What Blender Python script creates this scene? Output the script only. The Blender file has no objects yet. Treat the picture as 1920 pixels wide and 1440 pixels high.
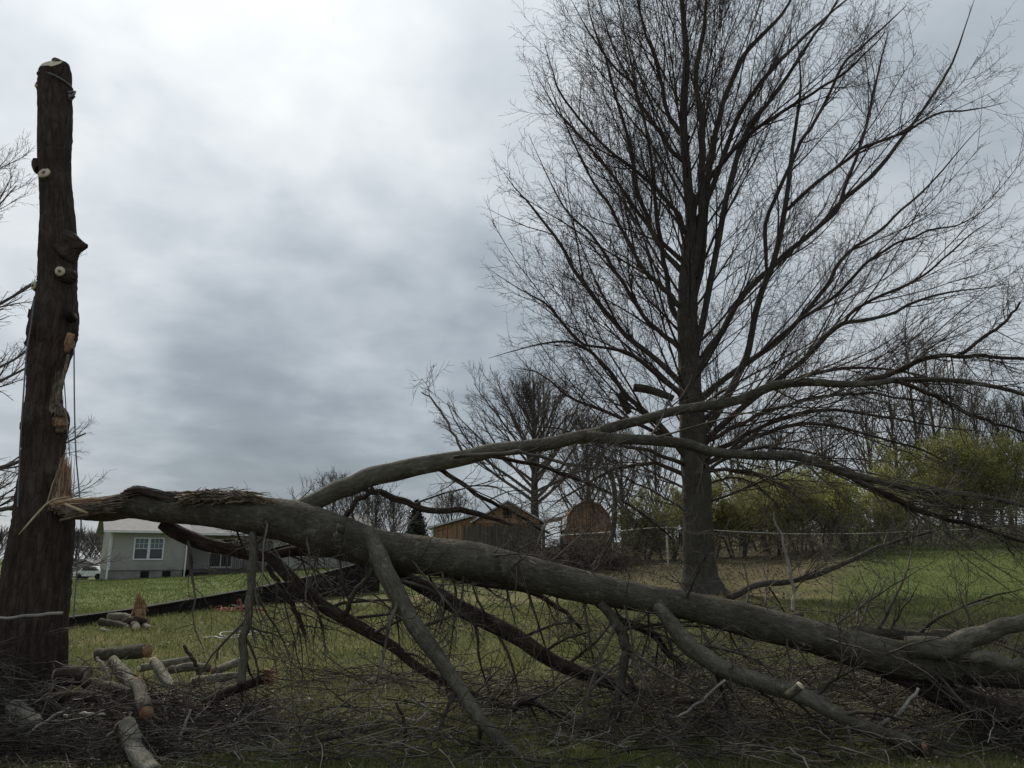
import bpy, math, random
import numpy as np
from mathutils import Vector
random.seed(7)
rng = np.random.default_rng(11)
R = math.radians
S = bpy.context.scene
col = S.collection
# ------------------------------------------------------------------ camera
PITCH = R(12.7); F = 1440.0; EYE = 1.6
cam = bpy.data.cameras.new('camera'); co = bpy.data.objects.new('camera', cam); col.objects.link(co)
co.location = (0, 0, EYE); co.rotation_euler = (R(90) + PITCH, 0, 0)
cam.sensor_width = 36; cam.lens = 36 * F / 1920; cam.clip_end = 2000; cam.clip_start = .05
S.camera = co
def ray(px, py):
    a = (px - 960) / F; b = (720 - py) / F
    return np.array([a, math.cos(PITCH) - b * math.sin(PITCH), math.sin(PITCH) + b * math.cos(PITCH)])
# ------------------------------------------------------------------ sky, sun
SUN_AZ, SUN_EL = R(-27), R(42)      # azimuth from +Y (view direction), negative is left
w = bpy.data.worlds.new('World'); S.world = w; w.use_nodes = True
nt = w.node_tree; nt.nodes.clear()
def N(tree, t, **k):
    n = tree.nodes.new(t)
    for a, b in k.items():
        if a == 'inp':
            for i, v in b.items():
                n.inputs[i].default_value = v
        else: setattr(n, a, b)
    return n
def L(tree, a, b): tree.links.new(a, b)
def M2(tree, op, a, b=None, c=None, clamp=False):
    n = tree.nodes.new('ShaderNodeMath'); n.operation = op; n.use_clamp = clamp
    for i, v in enumerate((a, b, c)):
        if v is None: continue
        if isinstance(v, (int, float)): n.inputs[i].default_value = v
        else: tree.links.new(v, n.inputs[i])
    return n.outputs[0]
out = N(nt, 'ShaderNodeOutputWorld'); bg = N(nt, 'ShaderNodeBackground'); bg.inputs[1].default_value = 0.1
L(nt, bg.outputs[0], out.inputs[0])
sky = N(nt, 'ShaderNodeTexSky', sky_type='NISHITA', sun_disc=False, sun_elevation=SUN_EL, sun_rotation=SUN_AZ)
tc = N(nt, 'ShaderNodeTexCoord')
sep = N(nt, 'ShaderNodeSeparateXYZ'); L(nt, tc.outputs['Generated'], sep.inputs[0])
zz = M2(nt, 'ADD', M2(nt, 'MAXIMUM', sep.outputs[2], 0.0), 0.22)
cv = N(nt, 'ShaderNodeCombineXYZ')
L(nt, M2(nt, 'DIVIDE', sep.outputs[0], zz), cv.inputs[0]); L(nt, M2(nt, 'DIVIDE', sep.outputs[1], zz), cv.inputs[1])
n1 = N(nt, 'ShaderNodeTexNoise', inp={'Scale': 1.5, 'Detail': 6.0, 'Roughness': .5, 'Distortion': .35}); L(nt, cv.outputs[0], n1.inputs['Vector'])
n2 = N(nt, 'ShaderNodeTexNoise', inp={'Scale': 5.5, 'Detail': 5.0, 'Roughness': .5, 'Distortion': .2}); L(nt, cv.outputs[0], n2.inputs['Vector'])
# distort the direction a little so the cloud masses get uneven edges
nd = N(nt, 'ShaderNodeTexNoise', inp={'Scale': 2.6, 'Detail': 4.0, 'Roughness': .55}); L(nt, tc.outputs['Generated'], nd.inputs['Vector'])
dsub = N(nt, 'ShaderNodeVectorMath', operation='SUBTRACT'); L(nt, nd.outputs['Color'], dsub.inputs[0]); dsub.inputs[1].default_value = (.5, .5, .5)
dscl = N(nt, 'ShaderNodeVectorMath', operation='SCALE'); L(nt, dsub.outputs[0], dscl.inputs[0]); dscl.inputs['Scale'].default_value = .42
dadd = N(nt, 'ShaderNodeVectorMath', operation='ADD'); L(nt, tc.outputs['Generated'], dadd.inputs[0]); L(nt, dscl.outputs[0], dadd.inputs[1])
def blob(px, py, r0, r1, amp):      # a soft cloud mass centred on one direction of the sky
    d = ray(px, py); d = d / np.linalg.norm(d)
    vm = N(nt, 'ShaderNodeVectorMath', operation='DISTANCE'); L(nt, dadd.outputs[0], vm.inputs[0]); vm.inputs[1].default_value = tuple(d)
    mr = N(nt, 'ShaderNodeMapRange', interpolation_type='SMOOTHSTEP'); L(nt, vm.outputs['Value'], mr.inputs[0])
    mr.inputs[1].default_value = r1; mr.inputs[2].default_value = r0; mr.inputs[3].default_value = 0; mr.inputs[4].default_value = amp
    return mr.outputs[0]
B = M2(nt, 'ADD', M2(nt, 'MULTIPLY', M2(nt, 'SUBTRACT', n1.outputs['Fac'], .5), .66), .49)
B = M2(nt, 'ADD', B, M2(nt, 'MULTIPLY', M2(nt, 'SUBTRACT', n2.outputs['Fac'], .5), .40))
for a in [(300, 60, .0, .75, .36), (620, 230, .0, .40, .10), (80, 60, 0, .3, -.08), (330, 330, 0, .22, -.10), (30, 330, 0, .30, .12), (540, 660, .0, .36, -.33), (900, 620, .0, .16, -.14), (730, 640, .0, .10, .14),
          (560, 880, .0, .30, -.10), (1650, 420, .05, .55, .17), (200, 980, 0, .25, .10)]:
    B = M2(nt, 'ADD', B, blob(*a))
cr = N(nt, 'ShaderNodeValToRGB'); L(nt, M2(nt, 'ADD', B, 0, clamp=True), cr.inputs[0])
e = cr.color_ramp.elements
e[0].position = 0.0; e[0].color = (.215, .255, .295, 1); e[1].position = 1.0; e[1].color = (.90, .93, .935, 1)
x = e.new(.35); x.color = (.335, .39, .44, 1)
x = e.new(.62); x.color = (.55, .605, .65, 1)
scl = N(nt, 'ShaderNodeVectorMath', operation='SCALE'); L(nt, cr.outputs[0], scl.inputs[0])
L(nt, M2(nt, 'MULTIPLY', M2(nt, 'ADD', 9.6, blob(250, -260, .0, .85, 2.6)), M2(nt, 'ADD', .88, M2(nt, 'MULTIPLY', M2(nt, 'POWER', M2(nt, 'MAXIMUM', sep.outputs[2], 0.0), 2.0), .5))), scl.inputs['Scale'])
mixs = N(nt, 'ShaderNodeMix', data_type='RGBA'); mixs.inputs[0].default_value = .93
L(nt, sky.outputs[0], mixs.inputs[6]); L(nt, scl.outputs[0], mixs.inputs[7]); L(nt, mixs.outputs[2], bg.inputs[0])
sl = bpy.data.lights.new('sun', 'SUN'); sl.energy = 3.4; sl.angle = R(6); sl.color = (1, .93, .82)
so = bpy.data.objects.new('sun', sl); col.objects.link(so)
sd = Vector((math.sin(SUN_AZ) * math.cos(SUN_EL), math.cos(SUN_AZ) * math.cos(SUN_EL), math.sin(SUN_EL)))
so.rotation_euler = sd.to_track_quat('Z', 'Y').to_euler(); so.location = sd * 60
S.view_settings.view_transform = 'Standard'; S.view_settings.look = 'None'; S.view_settings.exposure = 0; S.view_settings.gamma = 1
S.view_settings.use_curve_mapping = False
# ------------------------------------------------------------------ placing helpers
def P(px, py, d):
    r = ray(px, py); t = d / r[1]
    return np.array([0, 0, EYE]) + r * t
def rm(rpx, px, py, d):
    return rpx / F * d / ray(px, py)[1]
def sst(a, b, x):
    t = np.clip((x - a) / (b - a), 0, 1); return t * t * (3 - 2 * t)
def gz(x, y):
    x = np.asarray(x, float); y = np.asarray(y, float)
    s = np.where(y < 62, np.maximum(y - 12, 0), 50 + (1 - np.exp(-np.maximum(y - 62, 0) / 20)) * 10)
    s = np.where(y < 16, np.maximum(y - 8, 0) ** 2 / 16, s)
    c = np.clip(.032 + .0011 * x, -.012, .07)
    z = s * c + .6 * sst(24, 31, y) * sst(-4, 3, x)
    z = z + .02 * np.sin(x * .9 + 1) * np.sin(y * .7) + .012 * np.sin(x * 2.3) * np.cos(y * 1.9 + .4)
    return z
def gpt(px, py):
    r = ray(px, py); lo, hi = 3.0, 400.0
    for d in np.arange(4, 300, .25):
        p = P(px, py, d)
        if p[2] < gz(p[0], p[1]): return p
    return P(px, py, 60)
def empty(name, loc=(0, 0, 0), label=None, cat=None, group=None):
    o = bpy.data.objects.new(name, None); col.objects.link(o); o.location = Vector([float(v) for v in loc]); o.empty_display_size = .3
    tag(o, label, cat, group); return o
def tag(o, label=None, cat=None, group=None, kind=None):
    if label: o['label'] = label
    if cat: o['category'] = cat
    if group: o['group'] = group
    if kind: o['kind'] = kind
    return o
def link(name, me, mat, parent=None):
    o = bpy.data.objects.new(name, me); col.objects.link(o)
    if mat and not me.materials: me.materials.append(mat)
    if parent is not None:
        o.parent = parent
        p = parent; off = Vector((0, 0, 0))
        while p is not None: off += p.location; p = p.parent
        if parent.rotation_euler.z == 0: o.location = -off     # geometry is in world space
    return o
def np_mesh(name, V, faces4=None, faces3=None, attr=None, smooth=True):
    me = bpy.data.meshes.new(name)
    V = np.asarray(V, np.float32)
    f4 = np.zeros((0, 4), np.int32) if faces4 is None else np.asarray(faces4, np.int32)
    f3 = np.zeros((0, 3), np.int32) if faces3 is None else np.asarray(faces3, np.int32)
    me.vertices.add(len(V)); me.vertices.foreach_set('co', V.ravel())
    nl = f4.size + f3.size
    me.loops.add(nl); me.loops.foreach_set('vertex_index', np.concatenate([f4.ravel(), f3.ravel()]))
    me.polygons.add(len(f4) + len(f3))
    st = np.concatenate([np.arange(len(f4)) * 4, f4.size + np.arange(len(f3)) * 3]).astype(np.int32)
    me.polygons.foreach_set('loop_start', st)
    me.update(calc_edges=True)
    if smooth: me.polygons.foreach_set('use_smooth', np.ones(len(me.polygons), bool))
    if attr:
        for k, a in attr.items():
            a = np.asarray(a, np.float32)
            if a.ndim == 2:
                at = me.attributes.new(k, 'FLOAT_VECTOR', 'POINT'); at.data.foreach_set('vector', a.ravel())
            else:
                at = me.attributes.new(k, 'FLOAT', 'POINT'); at.data.foreach_set('value', a)
    return me
# ------------------------------------------------------------------ branch tubes, many at once
def frames(Pt):
    T = np.gradient(Pt, axis=1); T /= np.linalg.norm(T, axis=2, keepdims=True) + 1e-9
    ref = np.where(np.abs(T[:, :1, 2:3]) > .8, np.array([[[1., 0, 0]]]), np.array([[[0, 0, 1.]]]))
    ref = np.broadcast_to(ref, T.shape)
    A = np.cross(T, ref); A /= np.linalg.norm(A, axis=2, keepdims=True) + 1e-9
    Bn = np.cross(T, A); return T, A, Bn
class Tubes:
    def __init__(s): s.b = []
    def add(s, Pt, rad, sides=3):
        if len(Pt): s.b.append((np.asarray(Pt, float), np.asarray(rad, float), sides))
    def mesh(s, name):
        V = []; Q = []; off = 0; BK = []
        for Pt, rad, n in s.b:
            M, K, _ = Pt.shape
            T, A, Bn = frames(Pt)
            th = np.arange(n) / n * 2 * np.pi
            ring = A[:, :, None, :] * np.cos(th)[None, None, :, None] + Bn[:, :, None, :] * np.sin(th)[None, None, :, None]
            v = Pt[:, :, None, :] + ring * rad[:, :, None, None]
            seg = np.concatenate([np.zeros((M, 1)), np.cumsum(np.linalg.norm(np.diff(Pt, axis=1), axis=2), 1)], 1)
            bk = np.empty((M, K, n, 3)); bk[..., 0] = np.cos(th) * rad[..., None] ; bk[..., 1] = np.sin(th) * rad[..., None]; bk[..., 2] = seg[:, :, None] + rng.random((M, 1, 1)) * 30
            idx = (np.arange(M * K * n).reshape(M, K, n)) + off
            a = idx[:, :-1, :]; b = np.roll(a, -1, 2); d = idx[:, 1:, :]; c = np.roll(d, -1, 2)
            Q.append(np.stack([a, b, c, d], -1).reshape(-1, 4)); V.append(v.reshape(-1, 3)); BK.append(bk.reshape(-1, 3)); off += M * K * n
        return np_mesh(name, np.concatenate(V), np.concatenate(Q), attr={'bark': np.concatenate(BK)})
def unit(v): return v / (np.linalg.norm(v, axis=-1, keepdims=True) + 1e-9)
def sample(Pt, rad, t):     # Pt MxKx3, t MxC in 0..1 -> pos, tangent, radius
    M, K, _ = Pt.shape; f = t * (K - 1); i = np.clip(f.astype(int), 0, K - 2); u = (f - i)[..., None]
    m = np.arange(M)[:, None]
    a = Pt[m, i]; b = Pt[m, i + 1]
    return a + (b - a) * u, unit(b - a), rad[m, i] * (1 - u[..., 0]) + rad[m, i + 1] * u[..., 0]
def grow(p0, d0, length, K, wob, trop, tropk):
    M = len(p0); P_ = np.empty((M, K, 3)); P_[:, 0] = p0; d = unit(d0)
    st = (length / (K - 1))[:, None]
    bend = rng.normal(0, 1, (M, 3)) * wob * .5
    for k in range(1, K):
        P_[:, k] = P_[:, k - 1] + d * st
        d = unit(d + rng.normal(0, 1, (M, 3)) * wob + bend * .6 + np.asarray(trop) * tropk)
    return P_
def spawn(Pt, rad, C, tr=(.2, 1), ang=(35, 65), ln=(.5, 1), K=5, wob=.12, trop=(0, 0, 1), tropk=.05, rfrac=.55, rend=.3, rmax=1, rmin=.002, tap=.5):
    M = len(Pt); t = tr[0] + (tr[1] - tr[0]) * (np.arange(C)[None] + rng.random((M, C))) / C
    p, T, r = sample(Pt, rad, t)
    p = p.reshape(-1, 3); T = T.reshape(-1, 3); r = r.reshape(-1); t = t.reshape(-1)
    rv = rng.normal(0, 1, p.shape); pr = unit(rv - (rv * T).sum(1, keepdims=True) * T)
    a = np.radians(rng.uniform(*ang, len(p)))[:, None]
    d = T * np.cos(a) + pr * np.sin(a)
    Ls = rng.uniform(ln[0], ln[1], len(p)) * (1.12 - tap * t)
    q = grow(p, d, Ls, K, wob, trop, tropk)
    r0 = np.clip(r * rfrac, rmin, rmax)
    rr = r0[:, None] * np.linspace(1, rend, K)[None]
    return q, np.maximum(rr, rmin * .55)
def catmull(pts, K):
    pts = np.asarray(pts, float); n = len(pts)
    if n == 2: pts = np.stack([pts[0], (pts[0] + pts[1]) / 2, pts[1]]); n = 3
    e = np.concatenate([[2 * pts[0] - pts[1]], pts, [2 * pts[-1] - pts[-2]]])
    t = np.linspace(0, n - 1 - 1e-6, K); i = t.astype(int); u = (t - i)[:, None]
    p0, p1, p2, p3 = e[i], e[i + 1], e[i + 2], e[i + 3]
    return .5 * (2 * p1 + (p2 - p0) * u + (2 * p0 - 5 * p1 + 4 * p2 - p3) * u ** 2 + (3 * p1 - p0 - 3 * p2 + p3) * u ** 3)
def trace(tr, d, K=14, wob=0.0):
    """photo points (px, py, radius px) and depths -> K world points and radii"""
    n = len(tr); dd = np.interp(np.linspace(0, 1, n), np.linspace(0, 1, len(d)), d)
    pts = []
    for (px, py, r), q in zip(tr, dd):
        pts.append(np.concatenate([P(px, py, q), [rm(r, px, py, q)]]))
    c = catmull(pts, K)
    if wob: c[1:-1, :3] += rng.normal(0, wob, (K - 2, 3))
    return c[:, :3], np.maximum(c[:, 3], .002)
def limb_mesh(name, Pt, rad, sides=14, lump=.05, cap=True, sub=1, amp2=.02, flare=None):
    """one solid limb: uneven surface, closed ends"""
    K = len(Pt) * sub
    c = catmull(np.concatenate([Pt, rad[:, None]], 1), K); Pt = c[:, :3]; rad = c[:, 3]
    T, A, Bn = frames(Pt[None]); A = A[0]; Bn = Bn[0]; T = T[0]
    for k in range(1, K):   # carry the frame along without twisting
        a = A[k - 1] - T[k] * A[k - 1].dot(T[k]); A[k] = a / np.linalg.norm(a); Bn[k] = np.cross(T[k], A[k])
    th = np.arange(sides) / sides * 2 * np.pi
    seg = np.concatenate([[0], np.cumsum(np.linalg.norm(np.diff(Pt, axis=0), axis=1))])
    ph = rng.random(6) * 6.28
    lum = 1 + lump * (np.sin(2 * th[None] + seg[:, None] * 2.1 / (rad.mean() * 8 + .1) + ph[0]) * .6 + np.sin(3 * th[None] - seg[:, None] * 3.3 + ph[1]) * .5 + np.sin(th[None] + seg[:, None] * 5 + ph[2]) * .5)
    lum += rng.normal(0, amp2, lum.shape)
    if flare is not None: lum *= flare(seg, th)
    v = Pt[:, None] + (A[:, None] * np.cos(th)[None, :, None] + Bn[:, None] * np.sin(th)[None, :, None]) * (rad[:, None] * lum)[..., None]
    bk = np.empty((K, sides, 3)); bk[..., 0] = np.cos(th) * rad[:, None]; bk[..., 1] = np.sin(th) * rad[:, None]; bk[..., 2] = seg[:, None] + ph[3] * 5
    idx = np.arange(K * sides).reshape(K, sides)
    a = idx[:-1]; b = np.roll(a, -1, 1); d = idx[1:]; cc = np.roll(d, -1, 1)
    Q = np.stack([a, b, cc, d], -1).reshape(-1, 4)
    V = v.reshape(-1, 3); bk = bk.reshape(-1, 3); tri = []
    if cap:
        V = np.concatenate([V, [Pt[0]], [Pt[-1]]]); bk = np.concatenate([bk, [[0, 0, 0]], [[0, 0, seg[-1]]]])
        i0 = K * sides
        for j in range(sides):
            tri.append((i0, (j + 1) % sides, j)); tri.append((i0 + 1, idx[-1, j], idx[-1, (j + 1) % sides]))
    return np_mesh(name, V, Q, np.array(tri) if tri else None, attr={'bark': bk})
# ------------------------------------------------------------------ materials
MT = {}
def mat(name, rough=.9, spec=.2):
    m = bpy.data.materials.new(name); m.use_nodes = True; t = m.node_tree; b = t.nodes['Principled BSDF']
    b.inputs['Roughness'].default_value = rough; b.inputs['Specular IOR Level'].default_value = spec
    MT[name] = m; return m, t, b
def ramp(t, fac, cols):
    r = t.nodes.new('ShaderNodeValToRGB'); L(t, fac, r.inputs[0]); e = r.color_ramp.elements
    while len(e) < len(cols): e.new(.5)
    for i, (p, c) in enumerate(cols): e[i].position = p; e[i].color = (*c, 1)
    return r.outputs[0]
def bump(t, b, h, dist=.02, st=.6):
    n = t.nodes.new('ShaderNodeBump'); n.inputs['Distance'].default_value = dist; n.inputs['Strength'].default_value = st
    L(t, h, n.inputs['Height']); L(t, n.outputs[0], b.inputs['Normal'])
def barkmat(name, c0, c1, c2, scale=28, stretch=.16, dist=.018, lichen=None):
    m, t, b = mat(name, .95, .12)
    at = N(t, 'ShaderNodeAttribute', attribute_name='bark'); mp = N(t, 'ShaderNodeMapping'); mp.inputs['Scale'].default_value = (1, 1, stretch); L(t, at.outputs['Vector'], mp.inputs[0])
    a = N(t, 'ShaderNodeTexNoise', inp={'Scale': scale, 'Detail': 6.0, 'Roughness': .65}); L(t, mp.outputs[0], a.inputs[0])
    v = N(t, 'ShaderNodeTexVoronoi', feature='DISTANCE_TO_EDGE', inp={'Scale': scale * .9}); L(t, mp.outputs[0], v.inputs[0])
    big = N(t, 'ShaderNodeTexNoise', inp={'Scale': 3.0, 'Detail': 5.0, 'Roughness': .6}); g = N(t, 'ShaderNodeNewGeometry'); L(t, g.outputs['Position'], big.inputs[0])
    f = M2(t, 'ADD', M2(t, 'MULTIPLY', a.outputs[0], .6), M2(t, 'MULTIPLY', big.outputs[0], .45), clamp=True)
    c = ramp(t, f, [(.3, c0), (.5, c1), (.72, c2)])
    if lichen:
        sp = N(t, 'ShaderNodeTexNoise', inp={'Scale': 9.0, 'Detail': 4.0, 'Roughness': .7}); L(t, g.outputs['Position'], sp.inputs[0])
        k = M2(t, 'MULTIPLY', M2(t, 'SUBTRACT', sp.outputs[0], .56), 9, clamp=True)
        mx = N(t, 'ShaderNodeMix', data_type='RGBA'); L(t, M2(t, 'MULTIPLY', k, .6), mx.inputs[0]); L(t, c, mx.inputs[6]); mx.inputs[7].default_value = (*lichen, 1); c = mx.outputs[2]
    L(t, c, b.inputs['Base Color'])
    h = M2(t, 'ADD', a.outputs[0], M2(t, 'MULTIPLY', M2(t, 'MINIMUM', v.outputs[0], .12), 3.5))
    bump(t, b, h, dist, .8); return m
barkmat('bark_brown', (.018, .012, .010), (.045, .032, .026), (.10, .078, .064), 17, .2, .04)
barkmat('bark_grey', (.028, .024, .018), (.064, .056, .044), (.135, .12, .093), 34, .38, .010, (.17, .165, .12))
barkmat('bark_mid', (.040, .034, .026), (.09, .08, .062), (.18, .162, .128), 34, .35, .009, (.2, .195, .15))
barkmat('bark_oak', (.035, .030, .025), (.065, .057, .047), (.11, .098, .08), 22, .12, .03, (.1, .105, .07))
barkmat('bark_light', (.05, .043, .033), (.15, .135, .105), (.28, .26, .21), 16, .4, .015, (.10, .11, .07))
def twigmat(name, c0, c1, sc=1.5):
    m, t, b = mat(name, .85, .15); g = N(t, 'ShaderNodeNewGeometry')
    a = N(t, 'ShaderNodeTexNoise', inp={'Scale': sc, 'Detail': 3.0}); L(t, g.outputs['Position'], a.inputs[0])
    L(t, ramp(t, a.outputs[0], [(.35, c0), (.65, c1)]), b.inputs['Base Color']); return m
twigmat('twig_red', (.038, .028, .025), (.07, .053, .046))
twigmat('twig_grey', (.032, .027, .022), (.13, .112, .09), 2.5)
twigmat('twig_far', (.075, .066, .058), (.12, .105, .09), .5)
twigmat('twig_pale', (.20, .18, .15), (.36, .33, .28), 3)
def noisemat(name, cols, sc=4, rough=.85, bd=0, spec=.2, det=5, coord='Position', stretch=None):
    m, t, b = mat(name, rough, spec); g = N(t, 'ShaderNodeNewGeometry')
    v = g.outputs['Position']
    if coord == 'Object': v = N(t, 'ShaderNodeTexCoord').outputs['Object']
    if coord == 'bark': v = N(t, 'ShaderNodeAttribute', attribute_name='bark').outputs['Vector']
    if stretch: mp = N(t, 'ShaderNodeMapping'); mp.inputs['Scale'].default_value = stretch; L(t, v, mp.inputs[0]); v = mp.outputs[0]
    a = N(t, 'ShaderNodeTexNoise', inp={'Scale': sc, 'Detail': float(det), 'Roughness': .6}); L(t, v, a.inputs[0])
    L(t, ramp(t, a.outputs[0], cols), b.inputs['Base Color'])
    if bd: bump(t, b, a.outputs[0], bd, .7)
    return m
noisemat('wood_fresh', [(.3, (.16, .10, .06)), (.5, (.36, .26, .165)), (.7, (.60, .49, .34))], 9, .8, .01, coord='bark', stretch=(3, 3, .3))
noisemat('wood_orange', [(.3, (.14, .07, .04)), (.7, (.38, .23, .13))], 22, .8, .006)
noisemat('wood_cut', [(.3, (.40, .33, .22)), (.7, (.62, .55, .42))], 30, .8, .002)
noisemat('torn_wood', [(.3, (.07, .05, .037)), (.55, (.17, .13, .10)), (.75, (.36, .31, .25))], 14, .9, .02)
noisemat('heartwood', [(.3, (.10, .035, .02)), (.7, (.22, .09, .05))], 30)
noisemat('rope_grey', [(.3, (.12, .12, .12)), (.7, (.2, .2, .2))], 40)
noisemat('rope_white', [(.3, (.42, .42, .38)), (.7, (.6, .6, .56))], 40)
noisemat('black_timber', [(.3, (.008, .007, .007)), (.7, (.022, .018, .017))], 3, .9, .01)
noisemat('roof_shingle', [(.3, (.22, .21, .20)), (.7, (.32, .31, .30))], 3, .9, .01, det=8)
noisemat('roof_metal', [(.3, (.42, .43, .44)), (.7, (.58, .59, .6))], 2, .5)
noisemat('white_trim', [(.3, (.66, .66, .64)), (.7, (.78, .78, .76))], 4, .5)
noisemat('concrete', [(.35, (.16, .155, .14)), (.6, (.25, .24, .22))], 1.8, .9, .005)
noisemat('deck_wood', [(.3, (.06, .052, .044)), (.7, (.12, .105, .09))], 3, .9, stretch=(1, 1, 6))
noisemat('shed_wood', [(.3, (.19, .11, .065)), (.55, (.35, .21, .125)), (.75, (.45, .30, .19))], 3, .9, .008, stretch=(5, 5, .5))
noisemat('grey_boards', [(.3, (.06, .055, .045)), (.7, (.13, .12, .1))], 3, .9, .008, stretch=(5, 5, .5))
noisemat('galvanised', [(.3, (.5, .49, .42)), (.7, (.62, .61, .54))], 6, .5)
noisemat('steel_dull', [(.3, (.10, .095, .08)), (.7, (.17, .16, .14))], 6, .6)
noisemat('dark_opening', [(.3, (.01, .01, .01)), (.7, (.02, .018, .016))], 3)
noisemat('stone_pale', [(.3, (.3, .29, .27)), (.7, (.5, .48, .45))], 5)
noisemat('cloth_red', [(.3, (.18, .05, .045)), (.7, (.3, .12, .1))], 5)
m, t, b = mat('glass', .08, .6); b.inputs['Base Color'].default_value = (.03, .035, .045, 1)
m, t, b = mat('blind', .6, .3); b.inputs['Base Color'].default_value = (.16, .18, .22, 1)
# siding: lapped courses, darker low down in patches
m, t, b = mat('siding', .6, .3); tcn = N(t, 'ShaderNodeTexCoord'); sp = N(t, 'ShaderNodeSeparateXYZ'); L(t, tcn.outputs['Object'], sp.inputs[0])
fr = M2(t, 'FRACT', M2(t, 'DIVIDE', sp.outputs[2], .115))
a = N(t, 'ShaderNodeTexNoise', inp={'Scale': .9, 'Detail': 6.0, 'Roughness': .65}); L(t, tcn.outputs['Object'], a.inputs[0])
k = M2(t, 'MULTIPLY', M2(t, 'ADD', M2(t, 'MULTIPLY', sp.outputs[2], -.16), M2(t, 'SUBTRACT', a.outputs[0], .25)), 2.2, clamp=True)
L(t, ramp(t, k, [(0, (.39, .375, .35)), (.55, (.30, .29, .27)), (1, (.15, .145, .13))]), b.inputs['Base Color']); bump(t, b, fr, .02, .8)
# ground
m, t, b = mat('ground', .95, .1)
g = N(t, 'ShaderNodeNewGeometry'); lush = N(t, 'ShaderNodeAttribute', attribute_name='lush'); lit = N(t, 'ShaderNodeAttribute', attribute_name='litter')
a = N(t, 'ShaderNodeTexNoise', inp={'Scale': .55, 'Detail': 8.0, 'Roughness': .62}); L(t, g.outputs['Position'], a.inputs[0])
f_ = N(t, 'ShaderNodeTexNoise', inp={'Scale': 16.0, 'Detail': 6.0, 'Roughness': .75}); L(t, g.outputs['Position'], f_.inputs[0])
dry = ramp(t, M2(t, 'ADD', M2(t, 'MULTIPLY', a.outputs[0], .6), M2(t, 'MULTIPLY', f_.outputs[0], .4)), [(.32, (.05, .065, .018)), (.45, (.095, .105, .035)), (.55, (.16, .145, .06)), (.68, (.25, .205, .115))])
lu = ramp(t, M2(t, 'ADD', M2(t, 'MULTIPLY', a.outputs[0], .6), M2(t, 'MULTIPLY', f_.outputs[0], .4)), [(.3, (.06, .085, .022)), (.55, (.11, .14, .04)), (.75, (.16, .18, .07))])
lt = ramp(t, f_.outputs[0], [(.3, (.03, .022, .015)), (.5, (.075, .055, .038)), (.7, (.16, .12, .085))])
m1 = N(t, 'ShaderNodeMix', data_type='RGBA'); L(t, lush.outputs['Fac'], m1.inputs[0]); L(t, dry, m1.inputs[6]); L(t, lu, m1.inputs[7])
m2 = N(t, 'ShaderNodeMix', data_type='RGBA'); L(t, M2(t, 'MULTIPLY', lit.outputs['Fac'], M2(t, 'ADD', M2(t, 'MULTIPLY', f_.outputs[0], 1.6), .1), clamp=True), m2.inputs[0]); L(t, m1.outputs[2], m2.inputs[6]); L(t, lt, m2.inputs[7])
L(t, m2.outputs[2], b.inputs['Base Color']); bump(t, b, f_.outputs[0], .05, .9)
def leafmat(name, cols, trans=.25, sc=1.3):
    m, t, b = mat(name, .7, .25); g = N(t, 'ShaderNodeNewGeometry')
    a = N(t, 'ShaderNodeTexNoise', inp={'Scale': sc, 'Detail': 6.0, 'Roughness': .8}); L(t, g.outputs['Position'], a.inputs[0])
    rn = M2(t, 'ADD', M2(t, 'MULTIPLY', g.outputs['Random Per Island'], .6), M2(t, 'MULTIPLY', a.outputs[0], .4))
    c = ramp(t, rn, cols); L(t, c, b.inputs['Base Color'])
    if trans:
        tr = t.nodes.new('ShaderNodeBsdfTranslucent'); L(t, c, tr.inputs[0]); mx = t.nodes.new('ShaderNodeMixShader'); mx.inputs[0].default_value = trans
        L(t, b.outputs[0], mx.inputs[1]); L(t, tr.outputs[0], mx.inputs[2]); L(t, mx.outputs[0], t.nodes['Material Output'].inputs[0])
    return m
leafmat('grass_blade', [(.15, (.06, .10, .02)), (.45, (.12, .16, .04)), (.64, (.21, .20, .08)), (.88, (.40, .34, .19))], .3, .8)
leafmat('grass_lush', [(.15, (.075, .11, .028)), (.5, (.13, .165, .05)), (.85, (.19, .21, .085))], .3, .8)
leafmat('litter', [(.15, (.05, .032, .02)), (.5, (.13, .09, .06)), (.75, (.24, .19, .14)), (.93, (.62, .58, .5))], .1, 6)
leafmat('bud_leaf', [(.15, (.15, .155, .045)), (.5, (.26, .265, .085)), (.85, (.39, .385, .16))], .5, .5)
leafmat('bud_olive', [(.15, (.14, .14, .05)), (.5, (.24, .23, .085)), (.85, (.34, .31, .14))], .45, .5)
leafmat('needle', [(.2, (.018, .03, .02)), (.8, (.05, .065, .045))], .05, 2)
# ------------------------------------------------------------------ ground sheet
def grid_axis(a, b, n, p): t = np.linspace(-1, 1, n); return (a + b) / 2 + (b - a) / 2 * np.sign(t) * np.abs(t) ** p
gx = grid_axis(-600, 600, 191, 2.6); gy = -12 + 900 * np.linspace(0, 1, 210) ** 2.6
X, Y = np.meshgrid(gx, gy); Z = gz(X, Y)
V = np.stack([X, Y, Z], -1).reshape(-1, 3); nx = len(gx); ny = len(gy)
idx = np.arange(nx * ny).reshape(ny, nx)
Q = np.stack([idx[:-1, :-1], idx[:-1, 1:], idx[1:, 1:], idx[1:, :-1]], -1).reshape(-1, 4)
def lushf(x, y):
    ratio = x / np.maximum(y, 1)
    left = sst(0, 1.5, y - np.interp(x, [-11, -5], [18.5, 25.5])) * (1 - sst(-4, -1, x))
    right = sst(.36, .46, ratio) * sst(17, 24, y)
    mid = .45 * sst(-.02, .05, ratio) * (1 - sst(14, 18, y))
    return np.clip(left + right + mid, 0, 1)
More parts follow.
